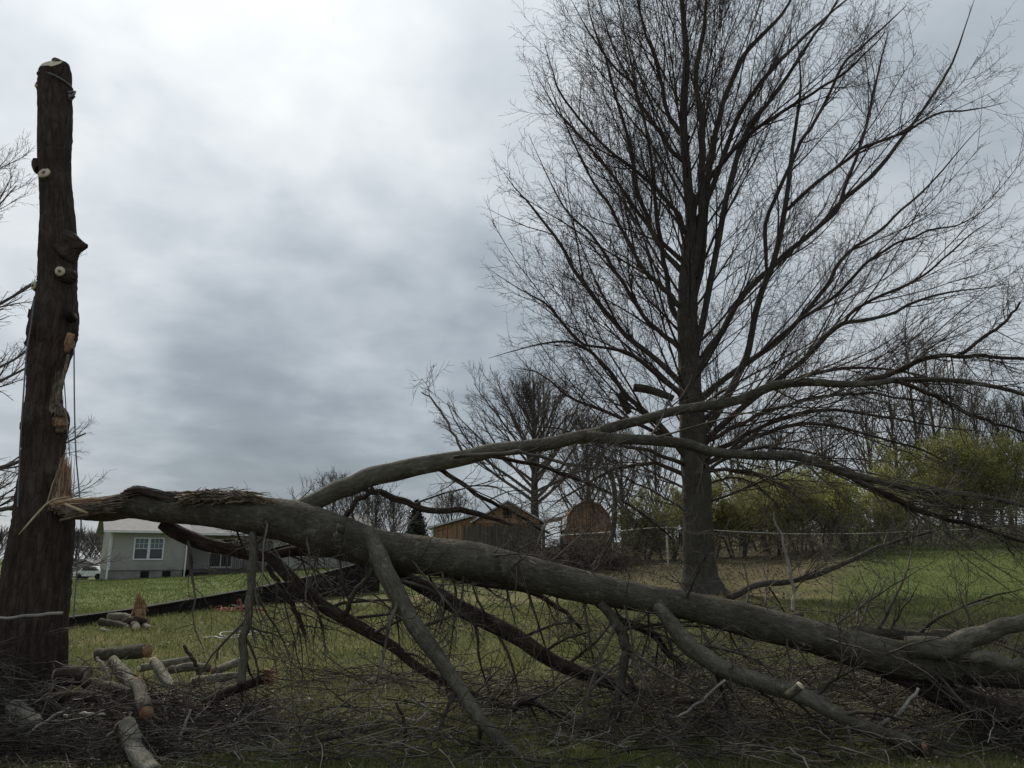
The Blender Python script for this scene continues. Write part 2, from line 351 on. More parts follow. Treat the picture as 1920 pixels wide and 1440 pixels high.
def litf(x, y):
    ratio = x / np.maximum(y, 1)
    under = np.exp(-((y - 8.6) / 2.6) ** 2) * (.15 + .5 * sst(.3, 2.5, x) + .2 * np.sin(x * 1.7) * np.sin(y * 1.9))
    back = sst(25, 28.5, y) * (1 - sst(.4, .48, ratio)) * sst(-.05, .03, ratio) * .7
    tree = np.exp(-(((x - 6) / 2.4) ** 2 + ((y - 24) / 2.2) ** 2)) * .8
    pile = np.exp(-(((x + 4.6) / 2.4) ** 2 + ((y - 8.3) / 1.8) ** 2))
    return np.clip(under + back + tree + pile, 0, 1)
me = np_mesh('ground', V, Q, attr={'lush': lushf(V[:, 0], V[:, 1]), 'litter': litf(V[:, 0], V[:, 1])})
tag(link('ground', me, MT['ground']), 'uneven lawn ground with dry patches and leaf litter', kind='structure')
# ------------------------------------------------------------------ boxes for buildings
class MB:
    def __init__(s): s.v = []; s.f = []
    def box(s, x0, x1, y0, y1, z0, z1):
        i = len(s.v); s.v += [(x0, y0, z0), (x1, y0, z0), (x1, y1, z0), (x0, y1, z0), (x0, y0, z1), (x1, y0, z1), (x1, y1, z1), (x0, y1, z1)]
        s.f += [(i, i + 3, i + 2, i + 1), (i + 4, i + 5, i + 6, i + 7), (i, i + 1, i + 5, i + 4), (i + 1, i + 2, i + 6, i + 5), (i + 2, i + 3, i + 7, i + 6), (i + 3, i, i + 4, i + 7)]; return s
    def prism(s, prof, y0, y1):      # profile in x,z pushed along y
        i = len(s.v); n = len(prof); s.v += [(a, y0, c) for a, c in prof] + [(a, y1, c) for a, c in prof]
        s.f += [tuple(i + k for k in range(n)), tuple(i + n + k for k in reversed(range(n)))] + [(i + k, i + n + k, i + n + (k + 1) % n, i + (k + 1) % n) for k in range(n)]; return s
    def prismx(s, prof, x0, x1):     # profile in y,z pushed along x
        i = len(s.v); n = len(prof); s.v += [(x0, a, c) for a, c in prof] + [(x1, a, c) for a, c in prof]
        s.f += [tuple(i + k for k in reversed(range(n))), tuple(i + n + k for k in range(n))] + [(i + k, i + (k + 1) % n, i + n + (k + 1) % n, i + n + k) for k in range(n)]; return s
    def build(s, name, m, parent):
        me = bpy.data.meshes.new(name); me.from_pydata(s.v, [], s.f); me.update(); me.materials.append(MT[m])
        o = bpy.data.objects.new(name, me); col.objects.link(o); o.parent = parent; return o
# ------------------------------------------------------------------ house
HX, HY = P(200, 1088, 50)[0], 50.0
hz = float(gz(HX, HY)) + .02
house = empty('house', (HX, HY, hz), 'long single storey house with cream lap siding, grey roof and raised rear deck', 'house')
house.rotation_euler.z = R(30.5)
E = 3.05     # eave height
MB().box(0, 4.45, 0, 9, .62, E).build('wall', 'siding', house)
MB().box(4.453, 10.4, 2.6, 8.9, .62, E - .003).build('wall', 'siding', house)
MB().box(10.403, 18.6, .6, 8.95, .62, E).build('wall', 'siding', house)
fo = MB(); fo.box(.05, 4.4, .05, 8.9, -.8, .617); fo.box(4.46, 10.39, 2.65, 8.8, -.8, .617); fo.box(10.41, 18.5, .66, 8.85, -.8, .617); fo.build('foundation', 'concrete', house)
for xa in (1.9, 3.2): MB().box(xa, xa + .5, .035, .048, .12, .55).build('vent', 'dark_opening', house)
rf = MB().prismx([(-.45, E - .05), (-.45, E + .06), (4.5, E + 1.75), (9.4, E + .06), (9.4, E - .05), (4.5, E + 1.6)], -.5, 4.75).build('roof', 'roof_shingle', house)
rf2 = MB().prismx([(.75, E - .13), (.75, E + .0), (4.5, E + 1.72), (9.35, E + .04), (9.35, E - .07), (4.5, E + 1.57)], 4.753, 10.6); rf2.build('roof', 'roof_shingle', house)
MB().prismx([(.15, E - .05), (.15, E + .06), (4.5, E + 1.74), (9.4, E + .05), (9.4, E - .05), (4.5, E + 1.6)], 10.603, 19.0).build('roof', 'roof_shingle', house)
MB().prismx([(0, E - .02), (4.5, E + 1.58), (9, E - .02)], .01, .2).build('gable', 'siding', house)
gt = MB().box(-.5, 4.75, -.56, -.452, E - .08, E + .04); gt.box(4.76, 10.6, .64, .748, E - .15, E - .02); gt.box(10.61, 19, .04, .148, E - .08, E + .04); gt.build('gutter', 'white_trim', house)
for xa, ya, z1 in ((-.09, -.08, E - .06), (4.47, -.1, E - .06), (10.3, 2.45, E - .2)):
    MB().box(xa, xa + .09, ya - .06, ya + .03, .1, z1).build('downspout', 'white_trim', house)
MB().box(-.012, .09, -.012, -.002, .62, E - .06).build('corner_trim', 'white_trim', house)
def window(x0, x1, z0, z1, y, two=True, grid=True):
    f = MB(); t_ = .085
    f.box(x0 - t_, x0, y - .05, y - .002, z0, z1); f.box(x1, x1 + t_, y - .05, y - .002, z0, z1); f.box(x0 - t_, x1 + t_, y - .055, y - .002, z1 + .001, z1 + t_); f.box(x0 - t_, x1 + t_, y - .06, y - .002, z0 - t_, z0 - .001)
    wn = f.build('window', 'white_trim', house); zm = (z0 + z1) / 2
    MB().box(x0, x1, y - .02, y - .004, z0, zm - .02).build('pane', 'glass', wn)
    MB().box(x0, x1, y - .02, y - .004, zm + .02, z1).build('pane', 'blind' if grid else 'glass', wn)
    b_ = MB().box(x0, x1, y - .04, y - .003, zm - .019, zm + .019)
    b_.build('sash', 'white_trim', wn)
    if grid:
        mu = MB()
        for k in (1, 2): xx = x0 + (x1 - x0) * k / 3; mu.box(xx - .012, xx + .012, y - .03, y - .021, zm + .02, z1)
        zz_ = (zm + z1) / 2; mu.box(x0, x1, y - .034, y - .031, zz_ - .01, zz_ + .01); mu.build('muntin', 'white_trim', wn)
window(1.42, 2.16, 1.34, 2.6, 0); window(2.32, 3.06, 1.34, 2.6, 0)
window(11.4, 12.1, 1.75, 2.55, .6, grid=False); window(13.2, 13.9, 1.75, 2.55, .6, grid=False); window(16, 16.8, 1.4, 2.55, .6)
window(8.4, 9.4, 1.3, 2.6, 2.6)
dr = MB().box(6.4, 8.0, 2.54, 2.597, .68, 2.7).build('patio_door', 'white_trim', house)
MB().box(6.5, 7.15, 2.52, 2.538, .8, 2.6).build('pane', 'glass', dr); MB().box(7.25, 7.9, 2.52, 2.538, .8, 2.6).build('pane', 'glass', dr)
dk = empty('deck', (0, 0, 0)); dk.parent = house
for k in range(17): MB().box(4.75 + k * .33, 4.75 + k * .33 + .31, -.6, 2.56, .58, .615).build('deck_board', 'deck_wood', dk)
MB().box(4.75, 10.35, -.64, -.602, .3, .61).build('rim_joist', 'deck_wood', dk)
for k in range(5):
    xx = 5.9 + k * 1.1; MB().box(xx, xx + .1, -.74, -.642, -.7, 1.62).build('post', 'deck_wood', dk)
MB().box(5.9, 10.4, -.76, -.62, 1.622, 1.68).build('railing', 'deck_wood', dk)
bal = MB()
for k in range(36): bal.box(5.96 + k * .122, 5.99 + k * .122, -.70, -.66, .66, 1.6)
bal.build('baluster', 'deck_wood', dk)
for k in range(4): MB().box(4.8, 5.85, -.9 - .26 * (3 - k), -.62 - .26 * (3 - k), .03 + .14 * k, .07 + .14 * k).build('stair_tread', 'deck_wood', dk)
MB().box(4.76, 10.3, 1.2, 1.3, -.7, .575).build('underdeck_shade', 'dark_opening', dk)  # near-black sheet standing in for the shade under the deck
# ------------------------------------------------------------------ distant house roof and parked vehicle at far left
q = P(150, 1084, 95); g0 = float(gz(q[0], q[1])) - .9
dh = empty('distant_house', (q[0], q[1], g0), 'low distant house roof beyond the lawn at the left edge of the big house', 'house')
MB().box(-3.6, 4.2, 0, 6, 0, 1.5).build('wall', 'siding', dh)
MB().prism([(-4.2, 1.4), (.1, 3.0), (4.7, 1.4), (4.7, 1.3), (-4.2, 1.3)], -.4, 6.4).build('roof', 'roof_shingle', dh)
q = P(166, 1074, 82); g0 = float(gz(q[0], q[1]))
cr_ = empty('parked_car', (q[0], q[1], g0), 'small white car parked far off beside the house corner', 'car')
MB().prism([(-1.6, .35), (-1.6, .8), (-1.0, .88), (-.6, 1.35), (.7, 1.35), (1.15, .9), (1.6, .8), (1.6, .35)], 0, 1.5).build('body', 'white_trim', cr_)
MB().prism([(-.8, .92), (-.52, 1.27), (.62, 1.27), (.95, .92)], -.02, -.005).build('window', 'glass', cr_)
for xx in (-1, 1): MB().prism([(xx + .32 * math.cos(a_), .32 + .32 * math.sin(a_)) for a_ in np.linspace(0, 6.28, 13)[:-1]], -.03, 1.53).build('wheel', 'dark_opening', cr_)
# ------------------------------------------------------------------ sheds
def place_local(px, py, d): p = P(px, py, d); return p
d1 = 38.0; c1 = P(952, 1040, d1); gs = P(952, 1060, d1)[2]
def zpx(py, px, d): return P(px, py, d)[2]
shed = empty('shed', (c1[0], d1, gs), 'brown timber shed with gable facing front, lean-to wing and pale metal roof', 'shed')
ze = zpx(975, 952, d1) - gs; zp = zpx(941, 952, d1) - gs; hw = P(1012, 975, d1)[0] - c1[0]
nb = 11
for k in range(nb):     # upright boards of the gable wall, 2 cm gaps between them
    xa = -hw + 2 * hw * k / nb; xb = xa + 2 * hw / nb - .02
    za = ze + (zp - ze) * (1 - abs(xa) / hw); zb = ze + (zp - ze) * (1 - abs(xb) / hw)
    pr = [(xa, 0), (xb, 0), (xb, zb - .05)] + ([(0, zp - .05)] if xa < 0 < xb else []) + [(xa, za - .05)]
    MB().prism(pr, 0, .04).build('wall_board', 'shed_wood', shed)
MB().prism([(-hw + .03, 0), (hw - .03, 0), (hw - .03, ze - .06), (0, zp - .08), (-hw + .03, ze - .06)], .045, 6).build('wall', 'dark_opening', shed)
for s_ in (-1, 1):
    MB().prism([(s_ * (hw + .25), ze - .16), (0, zp - .0), (0, zp + .08), (s_ * (hw + .25), ze - .08)][::s_], -.25, 6.2).build('roof', 'roof_metal', shed)
MB().box(-.22, .2, -.03, -.002, ze + .12, ze + .55).build('vent', 'dark_opening', shed)
MB().box(-hw, hw, -.06, -.002, ze - .16, ze - .02).build('trim_board', 'shed_wood', shed)
xl = P(812, 990, d1)[0] - c1[0]; z2 = zpx(988, 812, d1) - gs; z3 = zpx(966, 905, d1) - gs
nb = 9
for k in range(nb):
    xa = xl + (-hw - xl) * k / nb; xb = xa + (-hw - xl) / nb - .02
    fz = lambda xq: z2 + (z3 - z2) * (xq - xl) / (-hw - xl)
    MB().prism([(xa, 0), (xb, 0), (xb, fz(xb) - .05), (xa, fz(xa) - .05)], .3, .34).build('wall_board', 'shed_wood', shed)
MB().prism([(xl - .3, z2 - .1), (-hw - .01, z3 + .0), (-hw - .01, z3 + .1), (xl - .3, z2)], .05, 6).build('roof', 'roof_metal', shed)
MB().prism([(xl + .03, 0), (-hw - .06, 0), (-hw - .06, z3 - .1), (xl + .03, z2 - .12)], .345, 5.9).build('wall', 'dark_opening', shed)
MB().box(xl - .1, xl, .22, .3, 0, z2 - .1).build('corner_trim', 'white_trim', shed)
d2 = 40.0; c2 = P(1102, 1000, d2); g2 = P(1102, 1062, d2)[2]
barn = empty('barn_shed', (c2[0], d2, g2), 'small reddish brown timber shed with a rounded gambrel roof, right of the wider shed', 'shed')
barn.rotation_euler.z = R(0)
prof = [(P(px, py, d2)[0] - c2[0], P(px, py, d2)[2] - g2) for px, py in [(1061, 990), (1064, 968), (1076, 950), (1100, 938), (1126, 947), (1143, 968), (1147, 990)]]
xs = np.array([p[0] for p in prof]); zs = np.array([p[1] for p in prof])
nb = 11
for k in range(nb):
    xa = xs[0] + (xs[-1] - xs[0]) * k / nb; xb = xa + (xs[-1] - xs[0]) / nb - .018
    mids = [(a_, b_ - .04) for a_, b_ in prof if xa < a_ < xb][::-1]
    MB().prism([(xa, 0), (xb, 0), (xb, np.interp(xb, xs, zs) - .04)] + mids + [(xa, np.interp(xa, xs, zs) - .04)], 0, .04).build('wall_board', 'shed_wood', barn)
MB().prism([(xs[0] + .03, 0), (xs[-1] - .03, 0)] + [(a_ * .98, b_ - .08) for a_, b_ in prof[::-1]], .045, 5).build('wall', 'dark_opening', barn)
for k in range(len(prof) - 1):
    (xa, za), (xb, zb) = prof[k], prof[k + 1]
    MB().prism([(xa, za - .02), (xb, zb - .02), (xb, zb + .05), (xa, za + .05)], -.15, 5.2).build('roof', 'roof_metal' if k < 1 else 'shed_wood', barn)
MB().box(xs[0], xs[-1], -.05, -.002, zs[0] - .35, zs[0] - .2).build('trim_board', 'shed_wood', barn)
# pale metal roof between them
d3 = 44.0; c3 = P(1030, 1000, d3); g3 = P(1030, 1062, d3)[2]
cp = empty('open_shelter', (c3[0], d3, g3), 'pale sloping metal roof on posts between the two brown sheds', 'shelter')
a0 = P(1008, 962, d3); a1 = P(1062, 950, d3); b0 = P(1016, 990, d3)
MB().prism([(a0[0] - c3[0], a0[2] - g3 - .5), (a1[0] - c3[0], a1[2] - g3 - .6), (a1[0] - c3[0], a1[2] - g3 - .5), (a0[0] - c3[0], a0[2] - g3 - .4)], 0, 4).build('roof', 'roof_metal', cp)
for xx in (a0[0] - c3[0] + .1, a1[0] - c3[0] - .15): MB().box(xx, xx + .1, .1, .2, 0, a0[2] - g3 - .5).build('post', 'deck_wood', cp)
# grey board fence below the shed
fc = empty('board_fence', P(880, 1062, 35.5), 'weathered grey board fence in front of the brown sheds', 'fence')
for k in range(22):
    a_ = P(872 + k * 7, 984 + 3 * math.sin(k * 1.3), 35.5); b_ = P(872 + k * 7, 1065, 35.5)
    MB().box(a_[0] - .08, a_[0] + .075, 35.5 + .01 * (k % 2), 35.53 + .01 * (k % 2), b_[2] - .4, a_[2]).build('board', 'grey_boards', fc)
for o_ in fc.children: o_.location = -fc.location
# ------------------------------------------------------------------ black retaining wall
wp = [gpt(px, py) for px, py in [(112, 1184), (240, 1164), (370, 1148), (480, 1137), (590, 1124), (712, 1110)]]
tops = np.interp([112, 240, 370, 480, 590, 712], [112, 200, 350, 480, 600, 680, 712], [1163, 1153, 1128, 1105, 1078, 1056, 1048])
W = np.array(wp); pxs = [112, 240, 370, 480, 590, 712]
n_ = 14; u = np.linspace(0, 5, n_ + 1)
WB = np.stack([np.interp(u, range(6), W[:, i]) for i in range(3)], 1)
WT = np.array([P(px, t_, d_)[2] for px, t_, d_ in zip(pxs, tops, W[:, 1])]); WT = np.interp(u, range(6), WT)
rw = empty('retaining_wall', WB[0], 'long low black wall rising to the right between the lawns', 'wall')
for k in range(n_):
    a_, b_ = WB[k], WB[k + 1]; dr_ = (b_ - a_)[:2]; dr_ = dr_ / np.linalg.norm(dr_); nn = np.array([-dr_[1], dr_[0]]) * .16; g_ = dr_ * .012
    def sec(z0a, z0b, z1a, z1b, t0, t1, nm):
        v = []
        for (p_, s_, za, zb) in ((a_, 1, z0a, z1a), (b_, -1, z0b, z1b)):
            for tt in (t0, t1):
                for z_ in (za, zb): v.append((p_[0] + g_[0] * s_ + nn[0] * tt, p_[1] + g_[1] * s_ + nn[1] * tt, z_))
        f = [(0, 1, 3, 2), (4, 6, 7, 5), (0, 4, 5, 1), (2, 3, 7, 6), (1, 5, 7, 3), (0, 2, 6, 4)]
        me = bpy.data.meshes.new(nm); me.from_pydata(v, [], f); me.update(); link(nm, me, MT['black_timber'], rw)
    sec(a_[2] - .3, b_[2] - .3, WT[k], WT[k + 1], 0, 1, 'wall_section'); sec(WT[k] + .003, WT[k + 1] + .003, WT[k] + .045, WT[k + 1] + .045, -.2, 1.2, 'cap_board')
# ------------------------------------------------------------------ chain link fence
fp = [(1050, 1004, 33), (1150, 997, 31), (1250, 989, 30), (1385, 997, 31), (1500, 1001, 32), (1620, 1000, 33.5), (1740, 995, 35), (1870, 990, 37), (2010, 984, 39)]
cf = empty('chain_link_fence', P(*fp[2]), 'thin metal chain link fence with pale top rail behind the big bare tree', 'fence')
tb = Tubes(); rail = np.array([P(*f_) for f_ in fp]); rc = catmull(rail, 60)
tb.add(rc[None], np.full((1, 60), .019), 6); link('top_rail', tb.mesh('top_rail'), MT['galvanised'], cf)
for k, p_ in enumerate(rail):
    z0 = gz(p_[0], p_[1]) - .2
    tb = Tubes(); tb.add(np.array([[[p_[0], p_[1] + .03, z0], [p_[0], p_[1] + .03, p_[2] + (.06 if k == 2 else -.01)]]]), np.full((1, 2), .035 if k == 2 else .022), 6)
    link('post', tb.mesh('post'), MT['galvanised' if k == 2 else 'steel_dull'], cf)
wire = []
for s_ in (-1, 1):
    ts = np.linspace(0, 1, 330)
    for q0 in ts:
        q1 = q0 + s_ * .03
        if not 0 <= q1 <= 1: continue
        a_ = np.array([np.interp(q0, np.linspace(0, 1, 60), rc[:, i]) for i in range(3)]); b_ = np.array([np.interp(q1, np.linspace(0, 1, 60), rc[:, i]) for i in range(3)])
        b_[2] = max(gz(b_[0], b_[1]), b_[2] - 1.25); wire.append([a_, b_])
tb = Tubes(); tb.add(np.array(wire), np.full((len(wire), 2), .0014), 3); o = link('wire_mesh', tb.mesh('wire_mesh'), MT['steel_dull'], cf); tag(o, kind='stuff')
# ------------------------------------------------------------------ the big bare tree
D = 24.0
b0 = gpt(1318, 1110); D = b0[1]
oak = empty('bare_tree', b0, 'tall bare tree with a huge fan of branches standing on the right lawn', 'tree')
TR = [(1318, 1125, 42), (1314, 1090, 33), (1311, 1050, 29), (1308, 980, 27), (1305, 900, 26), (1300, 820, 25), (1295, 740, 22.5), (1291, 660, 20), (1289, 580, 18), (1291, 480, 14), (1296, 420, 11), (1291, 360, 9.5), (1285, 290, 8.2), (1281, 210, 7.2), (1287, 110, 6), (1280, 20, 5), (1278, -60, 4.2), (1285, -220, 3)]
tp, tr_ = trace(TR, [D], 46)
def flare(seg, th): return 1 + .28 * np.exp(-seg[:, None] / .5) * (1 + .7 * np.sin(4 * th[None] + 1) + .3 * np.sin(7 * th[None]))
link('trunk', limb_mesh('trunk', tp, tr_, 24, .05, sub=3, flare=flare), MT['bark_oak'], oak)
limbs = [
 ([(1290,735,9),(1265,706,8.5),(1209,657,7.5),(1166,622,7),(1122,567,6.5),(1084,517,5.5),(1049,453,4.5),(991,383,3),(945,325,1.2)], 1.5),
 ([(1290,770,8),(1272,738,7),(1224,697,6.2),(1180,662,5.6),(1140,652,4),(1090,642,3.6),(1055,607,3.2),(1023,570,2.7),(985,549,2),(915,503,1)], -1.5),
 ([(1292,865,9),(1245,805,8.5),(1210,774,8),(1172,736,6.5),(1134,686,5.2),(1093,650,4.2),(1049,641,3),(982,651,2),(915,672,1)], -2.8),
 ([(1288,665,9),(1268,645,8),(1239,625,6.5),(1212,602,6),(1186,561,5.4),(1160,517,5),(1131,473,4.4),(1107,438,3.8),(1072,406,3),(1030,340,2),(990,250,1)], 2.8),
 ([(1288,585,10),(1271,570,8.5),(1253,549,7.5),(1230,526,6.5),(1201,497,5.8),(1180,456,5.2),(1160,415,4.6),(1142,383,4.2),(1100,320,3.2),(1055,220,2.2),(1015,120,1)], -1.0),
 ([(1288,520,9),(1274,505,8),(1244,473,7),(1224,438,6.4),(1209,400,6),(1190,344,5.2),(1186,297,4.8),(1172,239,4.2),(1154,181,3.8),(1137,111,3.2),(1113,52,2.6),(1098,-30,1.5)], 2.0),
 ([(1288,620,9),(1262,580,8),(1250,520,7),(1240,470,6.4),(1232,410,6),(1226,340,5),(1216,270,4.2),(1196,180,3.4),(1150,90,2.4),(1110,-40,1.2)], 3.4),
 ([(1292,310,8),(1262,286,6.5),(1241,254,5.8),(1204,201,4.8),(1186,157,4),(1151,125,3),(1105,60,2),(1060,-20,1)], -2.0),
 ([(1290,260,8),(1259,227,6.5),(1244,175,5.4),(1230,117,4.6),(1209,58,3.8),(1195,0,3),(1180,-90,1.5)], 1.2),
 ([(1290,440,8),(1255,380,6),(1190,320,4.6),(1110,250,3.6),(1050,170,2.6),(1020,80,1.2)], -3.0),
 ([(1300,520,12),(1317,408,11),(1314,292,9.5),(1317,233,8.5),(1304,146,7),(1320,50,5.5),(1330,-60,4)], -1.2),
 ([(1296,600,11),(1312,500,10),(1326,350,9),(1338,277,8),(1352,210,7.5),(1381,131,7),(1405,90,6.5),(1464,30,5),(1500,-30,3.5)], .6),
 ([(1296,690,10),(1318,600,9.5),(1340,480,8.5),(1368,350,7.5),(1400,248,6.5),(1464,163,5),(1499,108,4.4),(1546,38,3.5),(1585,-30,2.4)], -2.0),
 ([(1300,700,11),(1335,642,9.5),(1358,613,8.6),(1387,561,8),(1429,517,8),(1450,500,7.5),(1482,467,7),(1522,438,6.6),(1553,400,6),(1598,359,5.8),(1651,315,5.8),(1674,283,5),(1712,233,4.4),(1735,198,4),(1779,131,3.4),(1808,58,2.4),(1830,-10,1)], 1.8),
 ([(1302,830,11),(1345,775,10),(1385,700,9.5),(1406,642,9),(1417,590,8.6),(1432,531,8.2),(1452,482,7.6),(1470,409,7.2),(1482,321,6),(1493,227,4.4),(1500,140,3),(1490,40,1.5)], -1.6),
 ([(1302,760,10),(1350,715,8.8),(1400,682,8),(1432,660,7.4),(1476,622,6.8),(1517,575,6.2),(1552,534,5.8),(1575,491,5.2),(1616,453,4.6),(1654,432,4),(1690,395,3.4),(1740,350,2.8),(1795,285,2),(1850,225,1)], 2.6),
 ([(1304,850,10),(1350,800,8.8),(1400,758,8),(1470,703,7),(1517,666,6.4),(1563,619,5.8),(1590,607,5.2),(1668,590,4.4),(1706,572,3.8),(1750,555,3.2),(1823,543,2.2),(1893,532,1)], -.8),
 ([(1575,612,5),(1604,581,4.4),(1651,555,4),(1712,529,3.4),(1756,499,3),(1808,450,2.2),(1880,400,1)], -.6),
 ([(1470,414,6),(1510,359,5.4),(1575,309,4.8),(1616,277,4.3),(1692,251,3.6),(1750,216,3),(1820,204,2),(1890,190,1)], -1.6),
 ([(1298,440,9),(1340,340,7.5),(1390,210,6.4),(1452,125,5.4),(1530,50,4),(1610,-20,2.5)], 3.0),
 ([(1400,520,6),(1450,380,5.4),(1500,270,4.8),(1537,210,4.4),(1580,122,3.8),(1633,73,3.1),(1700,10,2)], 3.4),
 ([(1552,440,6),(1585,350,5),(1620,250,4),(1640,160,3),(1665,60,2)], 1.4),
 ([(1300,380,8),(1360,300,6.6),(1420,240,5.6),(1500,190,4.4),(1590,130,3.2),(1660,60,2)], -3.4),
 ([(1430,660,6),(1500,600,5),(1560,560,4.6),(1640,480,4),(1720,440,3),(1800,420,2),(1870,380,1)], -2.8),
 ([(1304,880,8),(1360,850,6.5),(1430,815,5.6),(1520,795,4.8),(1620,812,3.8),(1730,845,2.8),(1850,905,1.2)], -2.4),
 ([(1303,860,8),(1370,830,6.5),(1440,795,5.8),(1540,770,4.8),(1650,780,3.6),(1760,800,2.6),(1880,815,1.2)], 1.6),
 ([(1303,800,8),(1360,760,6.5),(1430,735,5.8),(1530,700,4.8),(1640,690,3.6),(1750,710,2.6),(1870,760,1.2)], 3.0),
 ([(1303,840,7),(1380,800,5.6),(1470,760,4.8),(1580,740,4),(1690,745,3),(1800,770,1.6)], -3.2),
 ([(1300,900,7),(1240,872,5.6),(1180,872,4.8),(1120,895,3.8),(1060,930,2.4),(1020,960,1.2)], 1.6),
 ([(1300,880,7),(1230,850,5.4),(1160,835,4.4),(1090,815,3.4),(1020,800,2),(960,815,1)], -2.4),
 ([(1298,850,7),(1210,800,5.4),(1130,770,4.4),(1070,745,3.4),(1010,700,2),(960,690,1)], 2.8),
 ([(1302,890,6),(1350,880,5),(1420,890,4.4),(1480,920,3.6),(1530,970,2.4),(1560,1020,1.2)], -1.5),
 ([(1288,960,3),(1240,930,2.6),(1180,900,2.2),(1130,880,1.4)], -1.5),
 ([(1300,900,6),(1360,860,5),(1430,840,4.2),(1520,850,3.4),(1610,890,2.6),(1690,960,1.2)], 2.6),
 ([(1290,500,7),(1220,430,5.4),(1150,330,4.4),(1090,260,3.4),(1040,200,2.2),(1000,130,1)], 4.0),
 ([(1302,930,4),(1345,900,3.4),(1400,900,2.8),(1450,940,2),(1480,990,1.2)], 1.0),
]
LP = []; LR = []
for tr0, off in limbs:
    n = len(tr0); s0 = D
    if LP and abs(tr0[0][0] - 1298) > 40:      # springs from an earlier limb: start on it
        A_ = P(tr0[0][0], tr0[0][1], D); al = np.concatenate(LP); j = np.argmin((al[:, 0] - A_[0]) ** 2 + (al[:, 2] - A_[2]) ** 2); s0 = al[j, 1]; snap = al[j]
    else: snap = None
    ds = [s0 + off * (k / (n - 1)) ** .9 for k in range(n)]
    p_, r_ = trace(tr0, ds, 18, .02)
    if snap is not None: p_[0] = snap; p_[1] = (p_[0] + p_[2]) / 2
    r_ = r_ * .68; r_[0] *= 1.25 if snap is None else .5; r_[-3:] *= [.9, .75, .5]
    LP.append(p_); LR.append(r_)
    link('limb', limb_mesh('limb', p_, r_, 8, .05, cap=False, sub=2), MT['bark_oak'] if tr0[0][2] > 8.5 else MT['twig_red'], oak)
# dead broken stubs
for tr0 in ([(1262,748,6),(1240,738,7),(1215,730,8),(1188,727,8)], [(1180,775,6),(1170,755,8),(1161,738,8)]):
    p_, r_ = trace(tr0, [D - .3], 8); link('dead_stub', limb_mesh('dead_stub', p_, r_, 8, .15), MT['bark_oak'], oak)
# free limbs toward and away from the viewer fill the crown
NF = 44; tt = np.linspace(.2, .9, NF); ph = np.arange(NF) * 2.4
ps, Ts, rs = sample(tp[None], tr_[None], tt[None]); ps = ps[0]; rs = rs[0]
el = np.interp(tt, [0, .2, .5, 1], [.1, .35, .9, 1.25])
dirs = np.stack([np.cos(ph) * np.cos(el), np.sin(ph) * np.cos(el), np.sin(el)], 1)
dirs[:, 0] = np.where(dirs[:, 0] < 0, dirs[:, 0] * .75, dirs[:, 0] * 1.1)
ln_ = np.interp(tt, [0, .2, .6, 1], [3.5, 6.5, 8.0, 6.5]) * rng.uniform(.8, 1.1, NF)
q_ = grow(ps, dirs, ln_, 14, .045, (0, 0, 1), .035)
qr = np.clip(rs * .24, .022, .05)[:, None] * np.linspace(1, .12, 14)[None]
for k in range(NF):
    link('limb', limb_mesh('limb', q_[k], qr[k], 6, .04, cap=False), MT['twig_red'], oak)
allp = np.concatenate([np.stack([catmull(p_, 14) for p_ in LP]), q_]); allr = np.concatenate([np.stack([np.interp(np.linspace(0, 17, 14), range(18), r_) for r_ in LR]), qr])
up = (0, 0, 1)
allp = np.stack([catmull(q, 12) for q in allp]); allr = np.stack([np.interp(np.linspace(0, 13, 12), range(14), q) for q in allr])
c0p, c0r = spawn(allp, allr, 4, (.12, .6), (10, 26), (3.2, 6.0), 12, .035, up, .035, .5, .25, .038, .018, .3); c0r = np.maximum(c0r, .006)
k_ = rng.random(len(c0p)) < .75; c0p = c0p[k_]; c0r = c0r[k_]
def env(q, r_):
    tip = q[:, -1]; dx = tip[:, 0] - tp[0, 0]; dy = tip[:, 1] - tp[0, 1]; z = tip[:, 2]
    Rl = np.interp(z, [3, 5, 7.4, 9, 13, 20], [4.0, 4.6, 6.2, 7.4, 7.6, 6.2]); Rr = np.interp(z, [3, 6, 12, 22], [8.8, 10.6, 12.2, 13])
    k = (dx / np.where(dx < 0, Rl, Rr)) ** 2 + (dy / 9) ** 2 < 1
    return q[k], r_[k]
c0p, c0r = env(c0p, c0r); allp = np.concatenate([allp, c0p]); allr = np.concatenate([allr, c0r])
c1p, c1r = spawn(allp, allr, 6, (.2, 1), (14, 46), (1.3, 3.3), 9, .07, up, .07, .45, .25, .030, .010, .35); c1p, c1r = env(c1p, c1r)
c2p, c2r = spawn(c1p, c1r, 7, (.15, 1), (22, 62), (.45, 1.3), 4, .16, up, .04, .6, .4, .012, .0065, .3)
c2b, c2br = spawn(allp, allr, 12, (.3, 1), (25, 70), (.4, 1.3), 4, .14, up, .04, .3, .4, .010, .008)
c2b, c2br = env(c2b, c2br); c2p, c2r = env(c2p, c2r)
c2p = np.concatenate([c2p, c2b]); c2r = np.concatenate([c2r, c2br])
c3p, c3r = spawn(c2p, c2r, 3, (.25, 1), (30, 65), (.15, .42), 3, .22, up, .03, .7, .6, .006, .005)
tb = Tubes(); tb.add(c0p, c0r, 5); tb.add(c1p, c1r, 4); tb.add(c2p, c2r, 3); tb.add(c3p, c3r, 3)
tag(link('twigs', tb.mesh('twigs'), MT['twig_red'], oak), kind='stuff')
print('oak twigs', len(c1p), len(c2p), len(c3p))
